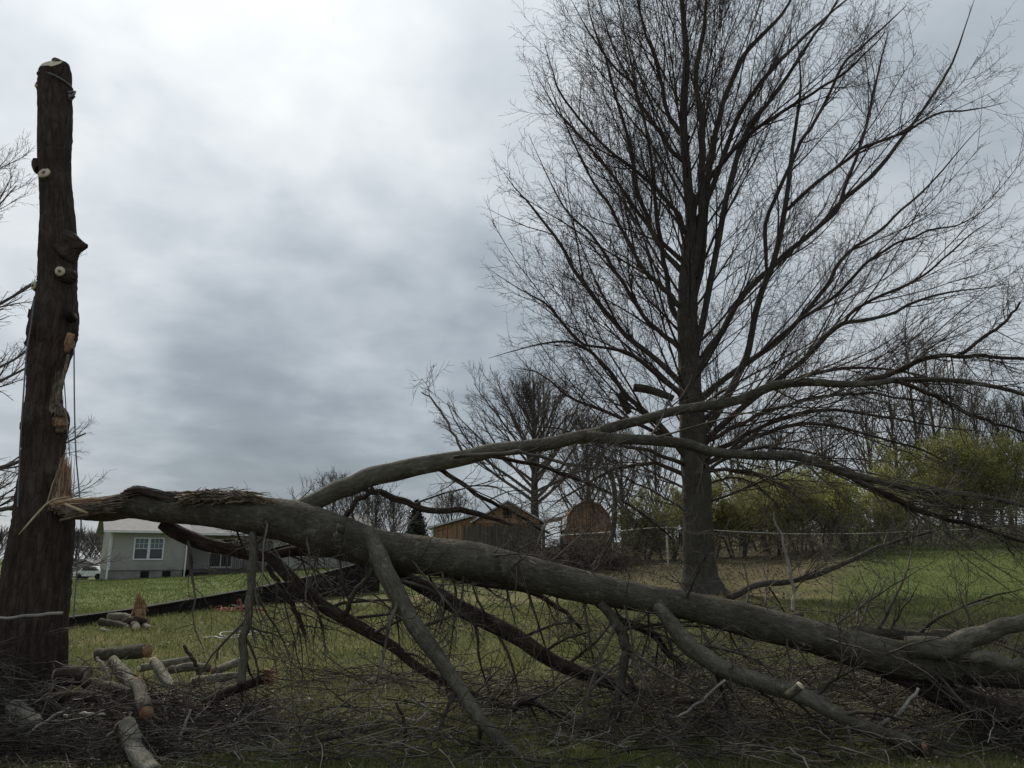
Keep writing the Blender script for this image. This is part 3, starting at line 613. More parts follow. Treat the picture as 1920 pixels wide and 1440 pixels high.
# ------------------------------------------------------------------ generic bare trees
def bare_tree(px, pybase, d, h, spread, label, name='bare_tree', group=None, nl=22, K1=6, K2=5, mt='twig_far', trunk_r=.25, el0=.5, lean=0, n3=0, base=None, splits=1, elr=(.1, .5), twr=.008):
    p0 = P(px, pybase, d) if base is None else np.array(base); g = gz(p0[0], p0[1])
    b_ = np.array([p0[0], p0[1], float(g) - .15]); top = b_ + [lean, 0, h]
    t0 = empty(name, b_ + [0, 0, .15], label, 'tree', group)
    cp_ = catmull([b_, b_ + [lean * .2, 0, h * .33], b_ + [lean * .5, .1, h * .66], top], 14); r_ = trunk_r * np.linspace(1, .08, 14)
    link('trunk', limb_mesh('trunk', cp_, r_, 8, .05, cap=False), MT[mt if trunk_r < .15 else 'bark_oak'], t0)
    t_ = np.linspace(elr[0], .74, nl); ps, _, rs = sample(cp_[None], r_[None], t_[None]); ps = ps[0]; rs = rs[0]
    ph = np.arange(nl) * 2.4 + rng.random(); el = np.interp(t_, [elr[0], .9], [el0, 1.42]) + rng.normal(0, .1, nl)
    dr_ = np.stack([np.cos(ph) * np.cos(el), np.sin(ph) * np.cos(el), np.sin(el)], 1)
    L_ = np.maximum((h * (.93 - t_)) / np.maximum(np.sin(el), .35) * .92, spread * .35); L_ = np.minimum(L_, spread * 1.7) * rng.uniform(.8, 1.08, nl)
    q = grow(ps, dr_, L_, 9, .045, up, .05); qr = np.clip(rs * .5, .02, .2)[:, None] * np.linspace(1, .2, 9)
    a, ar = spawn(q, qr, K1, (.2, 1), (14, 34), (spread * .25, spread * .55), 5, .07, up, .06, .6, .3, .05, twr * 1.5)
    c, cr2 = spawn(a, ar, K2, (.15, 1), (16, 42), (spread * .1, spread * .24), 3, .11, up, .05, .6, .5, .02, twr)
    tb = Tubes(); tb.add(q, qr, 5); tb.add(a, ar, 3); tb.add(c, cr2, 3)
    if n3: e_, er = spawn(c, cr2, n3, (.2, 1), (25, 60), (spread * .05, spread * .1), 3, .14, up, .05, .7, .6, .01, twr * .8); tb.add(e_, er, 3)
    link('crown', tb.mesh('crown'), MT[mt], t0); return t0
bare_tree(1003, 1040, 42, 10.2, 4.3, 'vase shaped bare tree rising behind the brown sheds', nl=34, K1=9, K2=7, trunk_r=.3, el0=.5, n3=2, elr=(.3, .5), twr=.011, mt='twig_far')
bare_tree(1105, 1040, 46, 8.6, 3.2, 'smaller bare tree just right of the vase shaped tree behind the sheds', nl=26, K1=7, K2=6, trunk_r=.18, el0=.8, n3=2, twr=.011)
for px, d, h, s_, l_ in [(618, 62, 7.6, 3.4, 'rounded bare tree seen just above the start of the rising limb'), (655, 66, 7.0, 3.2, 'bare tree next right of the rounded one under the rising limb'),
        (700, 58, 5.6, 2.6, 'low bare tree left of the dark evergreen'), (735, 60, 5.3, 2.4, 'low bare tree touching the left of the dark evergreen'), (845, 60, 5.4, 2.6, 'bare tree behind the lean-to wing roof')]:
    bare_tree(px, 1060, d, h, s_, l_, nl=22, K1=7, K2=6, trunk_r=.14, el0=.7, n3=1, group='bare trees behind the fallen trunk', twr=.012)
# far left, and the tree whose branches come in at the left edge
for px, d, h, s_, l_ in [(-60, 80, 5.6, 3.4, 'leftmost of the far bare trees on the skyline, cut by the frame edge'), (-10, 90, 5.2, 3.6, 'far bare tree at the left frame edge behind the broken trunk'), (138, 95, 5.4, 3.6, 'far bare tree just right of the broken trunk'),
        (165, 100, 5.2, 3.8, 'far bare tree between broken trunk and house corner'), (190, 105, 5.4, 4.0, 'far bare tree hidden partly by the house corner')]:
    bare_tree(px, 1075, d, h, s_, l_, nl=22, K1=7, K2=7, trunk_r=.16, el0=.55, group='far bare trees on the left skyline', twr=.02)
bare_tree(-290, 1080, 17, 13.2, 2.8, 'bare tree outside the left edge whose thin curling branches reach into view', nl=36, K1=9, K2=7, trunk_r=.25, el0=.1, n3=3, elr=(.06, .5), twr=.005, mt='twig_far')
# right: tall bare trees above the bushes
for i, (px, d, h, s_) in enumerate([(1650, 44, 9.0, 3.0), (1700, 47, 11.5, 3.2), (1745, 45, 13.6, 3.0), (1780, 48, 14.0, 3.2), (1822, 46, 11.6, 3.0), (1862, 50, 10.4, 3.2), (1905, 48, 9.0, 3.2), (1560, 46, 8.0, 3.4), (1470, 48, 7.6, 3.4), (1395, 46, 8.2, 3.4), (1235, 48, 7.0, 3.0), (1170, 45, 7.4, 3.0), (1960, 46, 9.0, 3.4)]):
    lb = ['slender bare tree left of the two tallest behind the right bushes', 'tall bare tree second from the left in the group above the right bushes', 'very tall slender bare tree above the right bushes', 'tallest slender bare tree above the right bushes', 'tall bare tree right of the tallest one above the bushes', 'bare tree near the right edge above the green bushes', 'bare tree at the right edge behind the bushes', 'bare tree behind the brightest green bush', 'bare tree left of the brightest green bush', 'bare tree just right of the big trunk in the background', 'bare background tree just left of the big trunk', 'bare background tree right of the rounded shed', 'bare tree beyond the right edge of the lawn'][i]
    bare_tree(px, 1040, d, h, s_, lb, nl=22, K1=6, K2=6, trunk_r=.16, el0=.85, n3=0, group='bare trees behind the right lawn', twr=.011, elr=(.2, .4))
# ------------------------------------------------------------------ budding bushes
def leaves(C_, sz, n_per=1):
    n = len(C_); a = unit(rng.normal(0, 1, (n, 3))); b_ = unit(np.cross(a, rng.normal(0, 1, (n, 3)))); s = sz * rng.uniform(.6, 1.3, (n, 1))
    V = np.stack([C_ - a * s, C_ + b_ * s * .55, C_ + a * s, C_ - b_ * s * .55], 1).reshape(-1, 3)
    return V, np.arange(n * 4).reshape(n, 4)
def bush(px, d, h, rad, label, mt='bud_leaf', n=9000, stems=5, lf=.05, zlow=.2, name='bush'):
    p0 = P(px, 1050, d); b_ = np.array([p0[0], d, float(gz(p0[0], d))])
    t0 = empty(name, b_, label, 'bush' if name == 'bush' else 'tree')
    ph = rng.random(stems) * 6.28; sp = np.stack([np.cos(ph), np.sin(ph), np.zeros(stems)], 1)
    q = grow(b_ + sp * .25 - [0, 0, .1], sp * .35 + [0, 0, 1], rng.uniform(.75, .95, stems) * h, 10, .07, up, .02)
    qr = rng.uniform(.035, .07, stems)[:, None] * np.linspace(1, .2, 10)
    for k in range(stems): link('stem', limb_mesh('stem', q[k], qr[k], 6, .05, cap=False), MT['bark_oak'], t0)
    a, ar = spawn(q, qr, 14, (zlow, 1), (30, 75), (rad * .5, rad * 1.05), 8, .1, up, .04, .45, .3, .03, .008)
    c, cr2 = spawn(a, ar, 8, (.2, 1), (25, 65), (rad * .18, rad * .4), 5, .13, up, .05, .6, .5, .01, .006)
    tb = Tubes(); tb.add(a, ar, 3); tb.add(c, cr2, 3); link('crown', tb.mesh('crown'), MT['twig_far'], t0)
    m_ = int(n * 2.6) // len(c) + 1
    pp, _, _ = sample(c, cr2, rng.uniform(.2, 1, (len(c), m_))); pp = pp.reshape(-1, 3) + rng.normal(0, .05 + rad * .03, (len(c) * m_, 3))
    keep = rng.random(len(pp)) < .35 + .65 * (np.sin(pp[:, 0] * 2.1 + px) * np.sin(pp[:, 2] * 2.6 + px) > -.15); pp = pp[keep]
    V, Fq = leaves(pp, lf * 1.12); tag(link('foliage', np_mesh('foliage', V, Fq, smooth=False), MT[mt], t0), kind='stuff')
    return t0
bush(1540, 36, 3.7, 2.0, 'bright yellow green budding bush with dark stems behind the fence', n=7000, lf=.045, zlow=.35)
bush(1600, 38, 3.3, 1.9, 'green budding bush overlapping the right of the bright one', n=5500, lf=.045)
bush(1665, 39, 2.9, 1.8, 'green bush at the left edge of the far right lawn', n=4500, lf=.045)
bush(1745, 42, 6.0, 2.6, 'tall green leafy bush below the tallest slender trees', 'bud_leaf', 8000, 6, .05, .3)
bush(1830, 43, 5.2, 2.6, 'broad green bush second from the right edge', 'bud_olive', 7000, 6, .05, .3)
bush(1905, 42, 5.6, 2.6, 'broad green bush at the right edge of the photo', 'bud_leaf', 7500, 6, .05, .3)
bush(1975, 42, 5.0, 2.6, 'green bush cut off by the right edge', 'bud_olive', 5000, 6, .05, .3)
bush(1455, 36, 3.4, 1.8, 'olive bush left of the brightest green bush', 'bud_olive', 5500, 5, .045, .2)
bush(1385, 34, 3.3, 1.8, 'olive bush just right of the big tree trunk', 'bud_olive', 6500, 5, .045, .15)
bush(1335, 36, 3.0, 1.6, 'olive bush directly behind the big tree trunk', 'bud_olive', 4500, 5, .045, .15)
bush(1255, 34, 3.2, 1.4, 'olive green bush left of the big tree behind the fence post', 'bud_leaf', 5000, 5, .045, .15)
bush(1205, 35, 2.5, 1.2, 'small olive bush between the rounded shed and the fence post', 'bud_olive', 3500, 5, .045, .1)
bush(1700, 41, 4.4, 2.4, 'airy green bush between the low lawn edge bush and the tall leafy one', 'bud_leaf', 6000, 6, .045, .2)
bush(1790, 44, 6.4, 2.6, 'tallest green bush, just right of the tall slender trees', 'bud_leaf', 6500, 6, .045, .3)
bush(1870, 45, 6.0, 2.6, 'airy olive bush between the two broad right hand bushes', 'bud_olive', 6000, 6, .045, .25)
bush(1500, 39, 4.0, 1.9, 'thin yellow green bush behind the left of the brightest bush', 'bud_leaf', 4500, 5, .045, .25)
bush(1430, 40, 4.3, 2.0, 'thin olive bush set back right of the big tree trunk', 'bud_olive', 4500, 5, .045, .25)
# tangled brown brush along the wood edge
def tangle(name, n, xr, yr, hr, lr, mt, label, tilt=(0, .5), rad=(.004, .012), kids=3, klen=(.15, .5), parent=None, xd=None, hfun=None, sides=3, keep=None):
    x = rng.uniform(*xr, n); y = rng.uniform(*yr, n)
    if keep is not None: k_ = rng.random(n) < keep(x, y); x = x[k_]; y = y[k_]; n = len(x)
    hh = rng.uniform(0, 1, n) ** 1.3 * (hr if hfun is None else hfun(x, y))
    p0 = np.stack([x, y, gz(x, y) + .02 + hh], 1)
    a = rng.uniform(0, 6.28, n) if xd is None else rng.normal(0, xd, n) + np.where(rng.random(n) < .5, 0, np.pi)
    e_ = rng.uniform(*tilt, n); d = np.stack([np.cos(a) * np.cos(e_), np.sin(a) * np.cos(e_), np.sin(e_)], 1)
    q = grow(p0, d, rng.uniform(*lr, n), 7, .15, (0, 0, -1), .04); r0 = rng.uniform(*rad, n); qr = r0[:, None] * np.linspace(1, .4, 7)
    q[:, :, 2] = np.maximum(q[:, :, 2], gz(q[:, :, 0], q[:, :, 1]) + qr)
    tb = Tubes(); tb.add(q, qr, sides)
    if kids:
        c, cr_2 = spawn(q, qr, kids, (.15, 1), (25, 70), klen, 4, .2, up, .02, .6, .5, .01, .0025)
        c[:, :, 2] = np.maximum(c[:, :, 2], gz(c[:, :, 0], c[:, :, 1]) + .005); tb.add(c, cr_2, 3)
    o = link(name, tb.mesh(name), MT[mt], parent); return tag(o, label, None if parent else 'brush', None, 'stuff')
tangle('undergrowth', 1250, (5, 24), (31, 41), 1.0, (.6, 1.8), 'twig_far', 'brown leafless undergrowth beneath the bushes along the wood edge', (.2, 1.3), (.008, .016), 4, (.3, .7))
tangle('brush_heap', 1000, (-2.2, 4.6), (29, 32.5), 1.3, (.8, 2.2), 'twig_red', 'dark heap of cut brush in front of the brown sheds', (-.2, .5), (.008, .02), 3, (.2, .6), hfun=lambda x, y: .85 * np.exp(-((x - 2.3) / 2.2) ** 2))
# ------------------------------------------------------------------ evergreen
p0 = P(780, 1040, 52); b_ = np.array([p0[0], 52, float(gz(p0[0], 52))])
ev = empty('evergreen_tree', b_, 'small dark conical evergreen left of the lean-to wing', 'tree')
H = zpx(938, 780, 52) - b_[2]
tb = Tubes(); tb.add(np.array([[b_ + [0, 0, H * k / 7] for k in range(8)]]), np.linspace(.12, .015, 8)[None], 6); link('trunk', tb.mesh('trunk'), MT['bark_oak'], ev)
n = 420; zt = rng.random(n) ** .8 * .96 + .02; ph = rng.random(n) * 6.28
p_ = b_ + np.stack([zt * 0, zt * 0, zt * H], 1); dr_ = np.stack([np.cos(ph), np.sin(ph), np.full(n, -.08)], 1)
q = grow(p_, dr_, (1.02 - zt) * 1.5 * rng.uniform(.75, 1.15, n), 6, .05, up, .05); qr = np.full((n, 6), .012)
tb = Tubes(); tb.add(q, qr, 3); link('branches', tb.mesh('branches'), MT['twig_far'], ev)
pp, _, _ = sample(q, qr, rng.uniform(.15, 1, (n, 24))); pp = pp.reshape(-1, 3) + rng.normal(0, .07, (n * 24, 3)); V, Fq = leaves(pp, .085)
tag(link('foliage', np_mesh('foliage', V, Fq, smooth=False), MT['needle'], ev), kind='stuff')
# ------------------------------------------------------------------ broken standing trunk
DS = 9.0
SN = [(101,150,26),(102,175,28),(103,230,28.5),(103,290,27.5),(104,345,27),(107,400,29),(109,450,32),(109,500,33),(107,545,34),(103,590,41),(99,625,43),(95,655,39),(86,700,33),(81,740,30),(80,768,33),(85,790,41),(84,820,38),(82,860,36),(80,905,42),(81,950,49),(79,1000,53),(72,1060,56),(66,1110,58),(60,1170,60),(56,1240,62),(52,1330,68),(50,1360,72)]
snp, snr = trace(SN, [DS], 60)
snag = empty('broken_tree', gpt(52, 1325), 'tall broken dark trunk with sawn top and cut branch stubs standing at the left', 'tree')
link('trunk', limb_mesh('trunk', snp[::-1], snr[::-1], 28, .035, sub=3, amp2=.012), MT['bark_brown'], snag)
def disc_mesh(name, c, nrm, r, th=.012, sides=18, sq=1):
    nrm = np.array(nrm, float); nrm /= np.linalg.norm(nrm); 
    return limb_mesh(name, np.array([c - nrm * th, c + nrm * th]), np.array([r, r * .97]), sides, .06, amp2=.01)
def sawn(name, parent, c, nrm, r, m1='wood_cut', heart=True):
    o = link(name, disc_mesh(name, np.array(c), nrm, r), MT[m1], parent)
    return o
# second top piece, taller and curved, right behind the sawn face
p_, r_ = trace([(112,215,18),(113,170,19),(113,140,19),(111,124,17)], [DS + .1], 8); link('top_fork', limb_mesh('top_fork', p_, r_, 16, .04), MT['bark_brown'], snag)
p_, r_ = trace([(94,190,17),(94,150,20),(94,136,20.5)], [DS - .08], 8); link('top_fork', limb_mesh('top_fork', p_, r_, 16, .04), MT['bark_brown'], snag)
c_ = P(94, 133, DS - .08); th = np.arange(22) / 22 * 2 * np.pi; rr_ = .124 * (1 + .04 * np.sin(3 * th)); nxt = np.roll(np.arange(22), -1)
bot = c_ + np.stack([rr_ * np.cos(th), rr_ * np.sin(th), th * 0 - .06], 1); tpq = c_ + np.stack([rr_ * np.cos(th), rr_ * np.sin(th), .10 + 1.15 * rr_ * np.sin(th)], 1)
link('slanted_top', np_mesh('slanted_top', np.concatenate([bot, tpq]), [(j, nxt[j], 22 + nxt[j], 22 + j) for j in range(22)], [(22, 22 + j, 23 + j) for j in range(1, 21)], attr={'bark': np.concatenate([bot, tpq])}), MT['bark_brown'], snag)
fv = np.concatenate([tpq + [0, -.006, .005], [c_ + [0, -.006, .105]]]); fv[:22] = fv[22] + (fv[:22] - fv[22]) * .93
link('sawn_face', np_mesh('sawn_face', fv, None, [(22, j, nxt[j]) for j in range(22)]), MT['wood_cut'], snag)
c_ = P(111, 122, DS + .1); sawn('sawn_face', snag, c_ + [0, 0, .012], (.25, .3, 1), .098, 'torn_wood')
surf = .19
for (px, py, rp, dx, dz, ln, m_) in [(87, 329, 12, -.1, .3, .035, 'wood_cut'), (116, 512, 9.5, .15, 0, .05, 'wood_cut'), (73, 538, 9, -.7, 0, .05, 'wood_cut'), (77, 161, 8.5, -.6, .2, .035, 'wood_cut'), (84, 433, 5, -.2, 0, .03, 'bark_brown'), (131, 590, 5, .4, 0, .03, 'torn_wood')]:
    i = np.argmin([abs(q[1] - py) for q in SN]); rr = rm(SN[i][2], px, py, DS); xo = P(px, py, DS)[0] - P(SN[i][0], py, DS)[0]
    yo = math.sqrt(max(rr * rr - xo * xo, .0004)); c_ = P(px, py, DS - yo - .01); nrm = unit(np.array([dx, -1, dz]))
    st_ = link('cut_stub', limb_mesh('cut_stub', np.stack([c_ - nrm * .12, c_ - nrm * .03, c_ + nrm * ln]), np.array([2.1, 1.45, 1.0]) * rm(rp, px, py, DS), 14, .05), MT['bark_brown'], snag)
    if m_ == 'wood_cut':
        cf_ = sawn('sawn_face', st_, c_ + nrm * (ln + .006), nrm, rm(rp, px, py, DS) * .93); cf_.location = st_.matrix_world.translation * 0
        sawn('heart', st_, c_ + nrm * (ln + .016), nrm, rm(rp, px, py, DS) * .3, 'torn_wood').location = (0, 0, 0)
# branch collars and knobs along the edge
for tr0 in ([(104,440,20),(130,452,17),(150,459,9),(163,462,4)], [(120,480,26),(140,466,14),(160,462,5)], [(80,318,14),(70,306,10),(66,302,7)], [(66,585,12),(57,598,6)], [(70,300,8),(67,312,8)], [(62,640,12),(52,650,8)], [(60,778,14),(47,784,8),(44,788,3)]):
    p_, r_ = trace(tr0, [DS - .05], 8); link('knob', limb_mesh('knob', p_, r_, 12, .1), MT['bark_brown'], snag)
# torn faces
def splinters(name, parent, m, roots, tips, n, r=(.006, .018), jit=.03, K=5):
    roots = np.asarray(roots); tips = np.asarray(tips); u_ = rng.random(n); k = len(roots) - 1
    i = np.clip((u_ * k).astype(int), 0, k - 1); f = (u_ * k - i)[:, None]
    a = roots[i] * (1 - f) + roots[i + 1] * f + rng.normal(0, jit, (n, 3)); b_ = tips[i] * (1 - f) + tips[i + 1] * f
    b_ = a + (b_ - a) * rng.uniform(.35, 1.05, (n, 1)) + rng.normal(0, jit, (n, 3))
    t_ = np.linspace(0, 1, K)[None, :, None]; q = a[:, None] * (1 - t_) + b_[:, None] * t_; q[:, 1:-1] += rng.normal(0, jit * .15, (n, K - 2, 3))
    rr = rng.uniform(*r, (n, 1)) * np.linspace(1, .12, K)[None]
    tb = Tubes(); tb.add(q, rr, 4); return link(name, tb.mesh(name), MT[m], parent)
dsf = DS - .22
splinters('splintered_wood', snag, 'wood_fresh', [P(92, 950, dsf), P(112, 955, dsf), P(132, 950, dsf)], [P(118, 855, dsf + .1), P(124, 845, dsf), P(133, 858, dsf)], 80, (.005, .02), .022)
splinters('splintered_wood', snag, 'torn_wood', [P(92, 955, dsf), P(112, 958, dsf), P(130, 952, dsf)], [P(112, 880, dsf + .1), P(122, 862, dsf), P(131, 866, dsf)], 50, (.008, .026), .022)
splinters('splintered_wood', snag, 'torn_wood', [P(96, 772, dsf + .06), P(106, 776, dsf), P(122, 778, dsf)], [P(104, 700, dsf + .08), P(108, 690, dsf + .08), P(110, 720, dsf + .1)], 60, (.005, .018), .014)
splinters('splintered_wood', snag, 'wood_orange', [P(98, 796, dsf + .08), P(112, 798, dsf + .04), P(126, 796, dsf + .08)], [P(100, 762, dsf + .06), P(112, 768, dsf + .04), P(125, 768, dsf + .08)], 60, (.012, .03), .01)
p_, r_ = trace([(113,772,10),(112,785,13),(114,800,11),(110,812,5)], [DS - .11], 10); link('torn_collar', limb_mesh('torn_collar', p_, r_, 16, .22, amp2=.12), MT['torn_wood'], snag)
p_, r_ = trace([(134,626,6),(131,640,8),(129,652,7),(123,660,3)], [DS - .2], 10); link('torn_collar', limb_mesh('torn_collar', p_, r_, 12, .2, amp2=.12), MT['wood_orange'], snag)
p_, r_ = trace([(128,665,2),(120,700,3.2),(113,730,4),(108,760,5)], [DS - .2], 10); link('torn_strip', limb_mesh('torn_strip', p_, r_, 8, .14, amp2=.07), MT['torn_wood'], snag)
splinters('splintered_wood', snag, 'wood_orange', [P(96, 945, dsf), P(113, 950, dsf), P(130, 945, dsf)], [P(119, 858, dsf + .06), P(124, 850, dsf), P(131, 852, dsf)], 14, (.02, .04), .015)
# ropes
def rope(name, tr0, ds, r, m, label, group=None, K=30, cat='rope'):
    p_, _ = trace([(a, b_, 1) for a, b_ in tr0], ds, K); tb = Tubes(); tb.add(p_[None], np.full((1, K), r), 6)
    return tag(link(name, tb.mesh(name), MT[m]), label, cat, group)
rope('rope', [(64, 560), (58, 610), (50, 660), (44, 740), (38, 830), (33, 950)], [DS - .3], .0085, 'rope_grey', 'grey rope hanging down the left side of the broken trunk')
rope('rope', [(139, 640), (139, 700), (140, 780), (143, 860), (149, 925), (152, 975), (150, 1010), (142, 1100), (138, 1160)], [DS - .25], .0075, 'rope_grey', 'grey rope hanging just right of the broken trunk')
rope('rope', [(119, 695), (122, 740), (126, 800), (131, 855)], [DS - .3], .006, 'rope_grey', 'short thin rope hanging between the trunk and the right hand rope')
th = np.linspace(0, 6.6, 40); cc_ = P(103, 156, DS); rr_ = rm(29.5, 103, 156, DS)
pts = np.stack([cc_[0] + rr_ * np.cos(th), cc_[1] + rr_ * np.sin(th), cc_[2] + .02 - .06 * np.cos(th)], 1); tb = Tubes(); tb.add(pts[None], np.full((1, 40), .011), 6)
kn = P(134, 178, DS - .02)
for k in range(5):
    a = np.linspace(0, 6.28, 14); rr2 = .035; ax = rng.normal(0, 1, (2, 3)); ax = unit(ax); tb.add((kn + rr2 * (np.cos(a)[:, None] * ax[0] + np.sin(a)[:, None] * ax[1]))[None] + [0, 0, .03 * (k - 2) * .7], np.full((1, 14), .013), 6)
tag(link('rope', tb.mesh('rope'), MT['rope_grey']), 'dark rope looped round the trunk top with a bulky knot', 'rope')
# ------------------------------------------------------------------ fallen tree
FT = [(128,957,17),(160,956,20),(200,954,25),(245,948,26),(300,952,29),(350,954,30),(400,958,31),(470,967,35),(545,977,41),(620,1003,42),(700,1026,38),(770,1037,38),(830,1046,38),(890,1053,38),(940,1062,34),(1000,1077,33),(1100,1101,31),(1200,1120,27),(1300,1139,27),(1400,1162,32),(1500,1187,32),(1600,1216,36),(1700,1239,36),(1780,1249,33),(1860,1259,30),(1960,1268,28),(2080,1285,26)]
FD = [8.85, 8.75, 8.6, 8.45, 8.3, 8.1, 7.9, 7.7, 7.55, 7.4, 7.3]
def fd(px): return float(np.interp(px, np.interp(np.linspace(0, 26, 11), range(27), [q[0] for q in FT]), FD))
ftp, ftr = trace(FT, FD, 80); ftr = ftr * .95
fallen = empty('fallen_tree', P(960, 1100, 8.2), 'big grey fallen trunk torn from the broken tree, sloping to the right with limbs', 'tree')
link('trunk', limb_mesh('trunk', ftp, ftr, 30, .035, sub=3, amp2=.010), MT['bark_grey'], fallen)
FB = [  # trace, depth start offset, end depth, light?
 ([(690,995,13),(708,1040,17),(728,1080,17),(762,1150,16),(800,1203,16),(848,1270,13),(888,1328,13),(935,1383,12),(972,1412,9),(985,1450,9)], -.1, 6.7, 'bark_mid'),
 ([(1215,1118,10),(1250,1160,14),(1290,1205,16),(1340,1245,16),(1400,1272,16),(1490,1301,15.5),(1560,1335,14),(1640,1370,13.5),(1735,1406,13)], -.02, 6.7, 'bark_mid'),
 ([(740,1070,12),(800,1105,14),(870,1142,15),(960,1190,15),(1030,1235,14),(1130,1275,12),(1250,1310,9),(1400,1336,6)], .3, 8.9, 'bark_brown'),
 ([(500,1040,9),(540,1078,12),(600,1130,12),(650,1162,12),(720,1200,10),(790,1255,8),(860,1295,8),(930,1318,7),(1000,1325,5)], .2, 8.6, 'bark_brown'),
 ([(474,1000,8),(475,1060,8),(466,1140,8),(459,1200,8),(453,1284,8)], -.1, 8.0, 'bark_mid'),
 ([(305,980,13),(345,1003,14),(395,1022,13),(445,1036,11),(495,1042,10),(560,1030,9.5),(620,1036,9),(690,1048,7)], .2, 9.2, 'bark_brown'),
 ([(500,1060,5),(522,1095,5),(545,1130,5),(562,1165,4.5),(572,1190,3.5)], .3, 8.8, 'bark_brown'),
 ([(1125,1130,7),(1155,1168,10),(1172,1205,10),(1168,1250,9),(1160,1300,8),(1158,1352,7)], -.1, 7.7, 'bark_grey'),
 ([(1110,1125,5),(1180,1168,7),(1222,1185,7),(1250,1220,6),(1285,1252,5)], .2, 8.4, 'bark_brown'),
 ([(830,1070,6),(880,1090,7),(940,1100,6),(1000,1112,5),(1060,1150,4),(1090,1180,3)], .4, 9.4, 'bark_brown'),
 ([(1365,1122,7),(1420,1096,6),(1500,1085,5.5),(1570,1062,5),(1640,1030,4),(1700,1008,3),(1790,985,1.6)], .2, 9.6, 'bark_grey'),
 ([(1700,1215,20),(1760,1218,21),(1810,1200,19),(1860,1182,17),(1905,1170,15),(1960,1165,14),(2040,1175,12)], -.1, 6.9, 'bark_mid'),
 ([(1640,1240,18),(1700,1268,21),(1760,1296,23),(1820,1320,24),(1880,1338,24),(1960,1354,23),(2060,1372,20)], .1, 7.3, 'bark_brown'),
 ([(1775,1232,8),(1815,1228,11),(1860,1235,11),(1900,1246,10),(1960,1240,9)], -.08, 6.9, 'bark_light'),
 ([(1550,1180,9),(1620,1184,10),(1700,1190,10),(1790,1191,10),(1880,1200,8)], .5, 8.9, 'bark_grey'),
 ([(640,985,8),(636,1005,7),(632,1022,6)], -.4, 8.0, 'bark_grey'),
 ([(520,965,14),(560,952,16),(610,932,17),(660,909,18),(720,890,18),(800,871,17),(880,854,15),(960,840,13.5),(1050,827,12),(1125,812,11)], 0, 8.9, 'bark_mid'),
 ([(1090,822,10),(1170,795,9.5),(1240,775,9),(1330,760,9),(1400,745,9),(1450,724,8.5),(1530,716,7.5),(1600,722,6),(1680,712,5.4),(1750,712,4.8),(1850,722,4),(1935,745,3)], 9.0, 9.6, 'bark_grey'),
 ([(1100,818,11),(1150,823,10.5),(1210,826,10),(1290,834,10),(1350,849,9),(1420,853,8.5),(1500,857,8),(1560,879,7.4),(1650,904,6.4),(1750,922,5.4),(1840,932,4.8),(1930,950,4)], 8.8, 8.4, 'bark_grey'),
 ([(1560,879,6),(1630,912,5.4),(1700,946,5),(1760,970,4.4),(1830,986,3.6),(1930,1020,2.5)], 8.6, 8.0, 'bark_brown'),
 ([(1600,722,5),(1680,696,5),(1735,672,4.4),(1795,667,4),(1860,670,3.4),(1940,674,3)], 9.4, 9.6, 'bark_brown'),
 ([(1795,667,3.5),(1850,630,3.2),(1888,600,2.6),(1912,567,2)], 9.5, 9.6, 'bark_brown'),
 ([(1680,714,4.4),(1750,740,4),(1815,775,3.4),(1870,795,2.6),(1930,812,2)], 9.4, 9.4, 'bark_brown'),
 ([(680,915,4),(720,928,6),(760,942,6),(810,958,6),(860,957,6),(905,966,5),(960,985,3)], 8.6, 9.0, 'bark_brown'),
 ([(700,915,4),(672,938,5),(650,965,4.5),(625,990,3)], 8.6, 8.5, 'bark_brown'),
 ([(1130,875,3.5),(1148,900,4.5),(1153,940,5),(1150,985,5),(1138,1025,4.5),(1108,1066,4)], 8.8, 8.4, 'bark_grey'),
 ([(868,850,2.6),(850,815,2.4),(835,785,2.2),(815,755,1.8),(790,735,1)], 8.7, 8.7, 'twig_grey'),
 ([(1486,1146,3.4),(1489,1110,3.2),(1480,1065,3),(1468,1015,2.4),(1452,960,1.6)], 7.8, 7.9, 'twig_pale'),
 ([(850,858,3),(930,850,3.2),(980,848,3),(1060,868,3),(1130,880,2)], 8.4, 8.6, 'twig_grey'),
 ([(960,1330,6),(985,1316,7),(1020,1322,6),(1090,1360,6),(1160,1375,5)], 7.6, 7.8, 'bark_brown'),
 ([(1020,1330,5),(1120,1368,5),(1210,1372,5),(1300,1360,4),(1400,1340,3)], 8.0, 8.2, 'twig_grey'),
 ([(880,850,4),(1000,870,3.6),(1100,905,3.2),(1200,960,2.4),(1260,1010,1.4)], 9.2, 9.8, 'bark_brown'),
 ([(800,868,5),(850,895,4.6),(900,930,4.2),(960,960,3),(1030,1000,2)], 8.8, 9.6, 'bark_brown'),
 ([(640,1165,5),(665,1110,4.4),(690,1080,4),(705,1060,2)], 8.6, 8.2, 'twig_grey'),
]
FPs = []; FRs = []
for tr0, a_, b2, m_ in FB:
    d0 = a_ if a_ > 2 else fd(tr0[0][0]) + a_
    p_, r_ = trace(tr0, [d0, b2], 16, .008); FPs.append(p_); FRs.append(r_)
    big_ = max(q[2] for q in tr0) > 8
    link('limb', limb_mesh('limb', p_, r_, 16 if big_ else 8, .05, sub=3 if big_ else 2, amp2=.012), MT[m_], fallen)
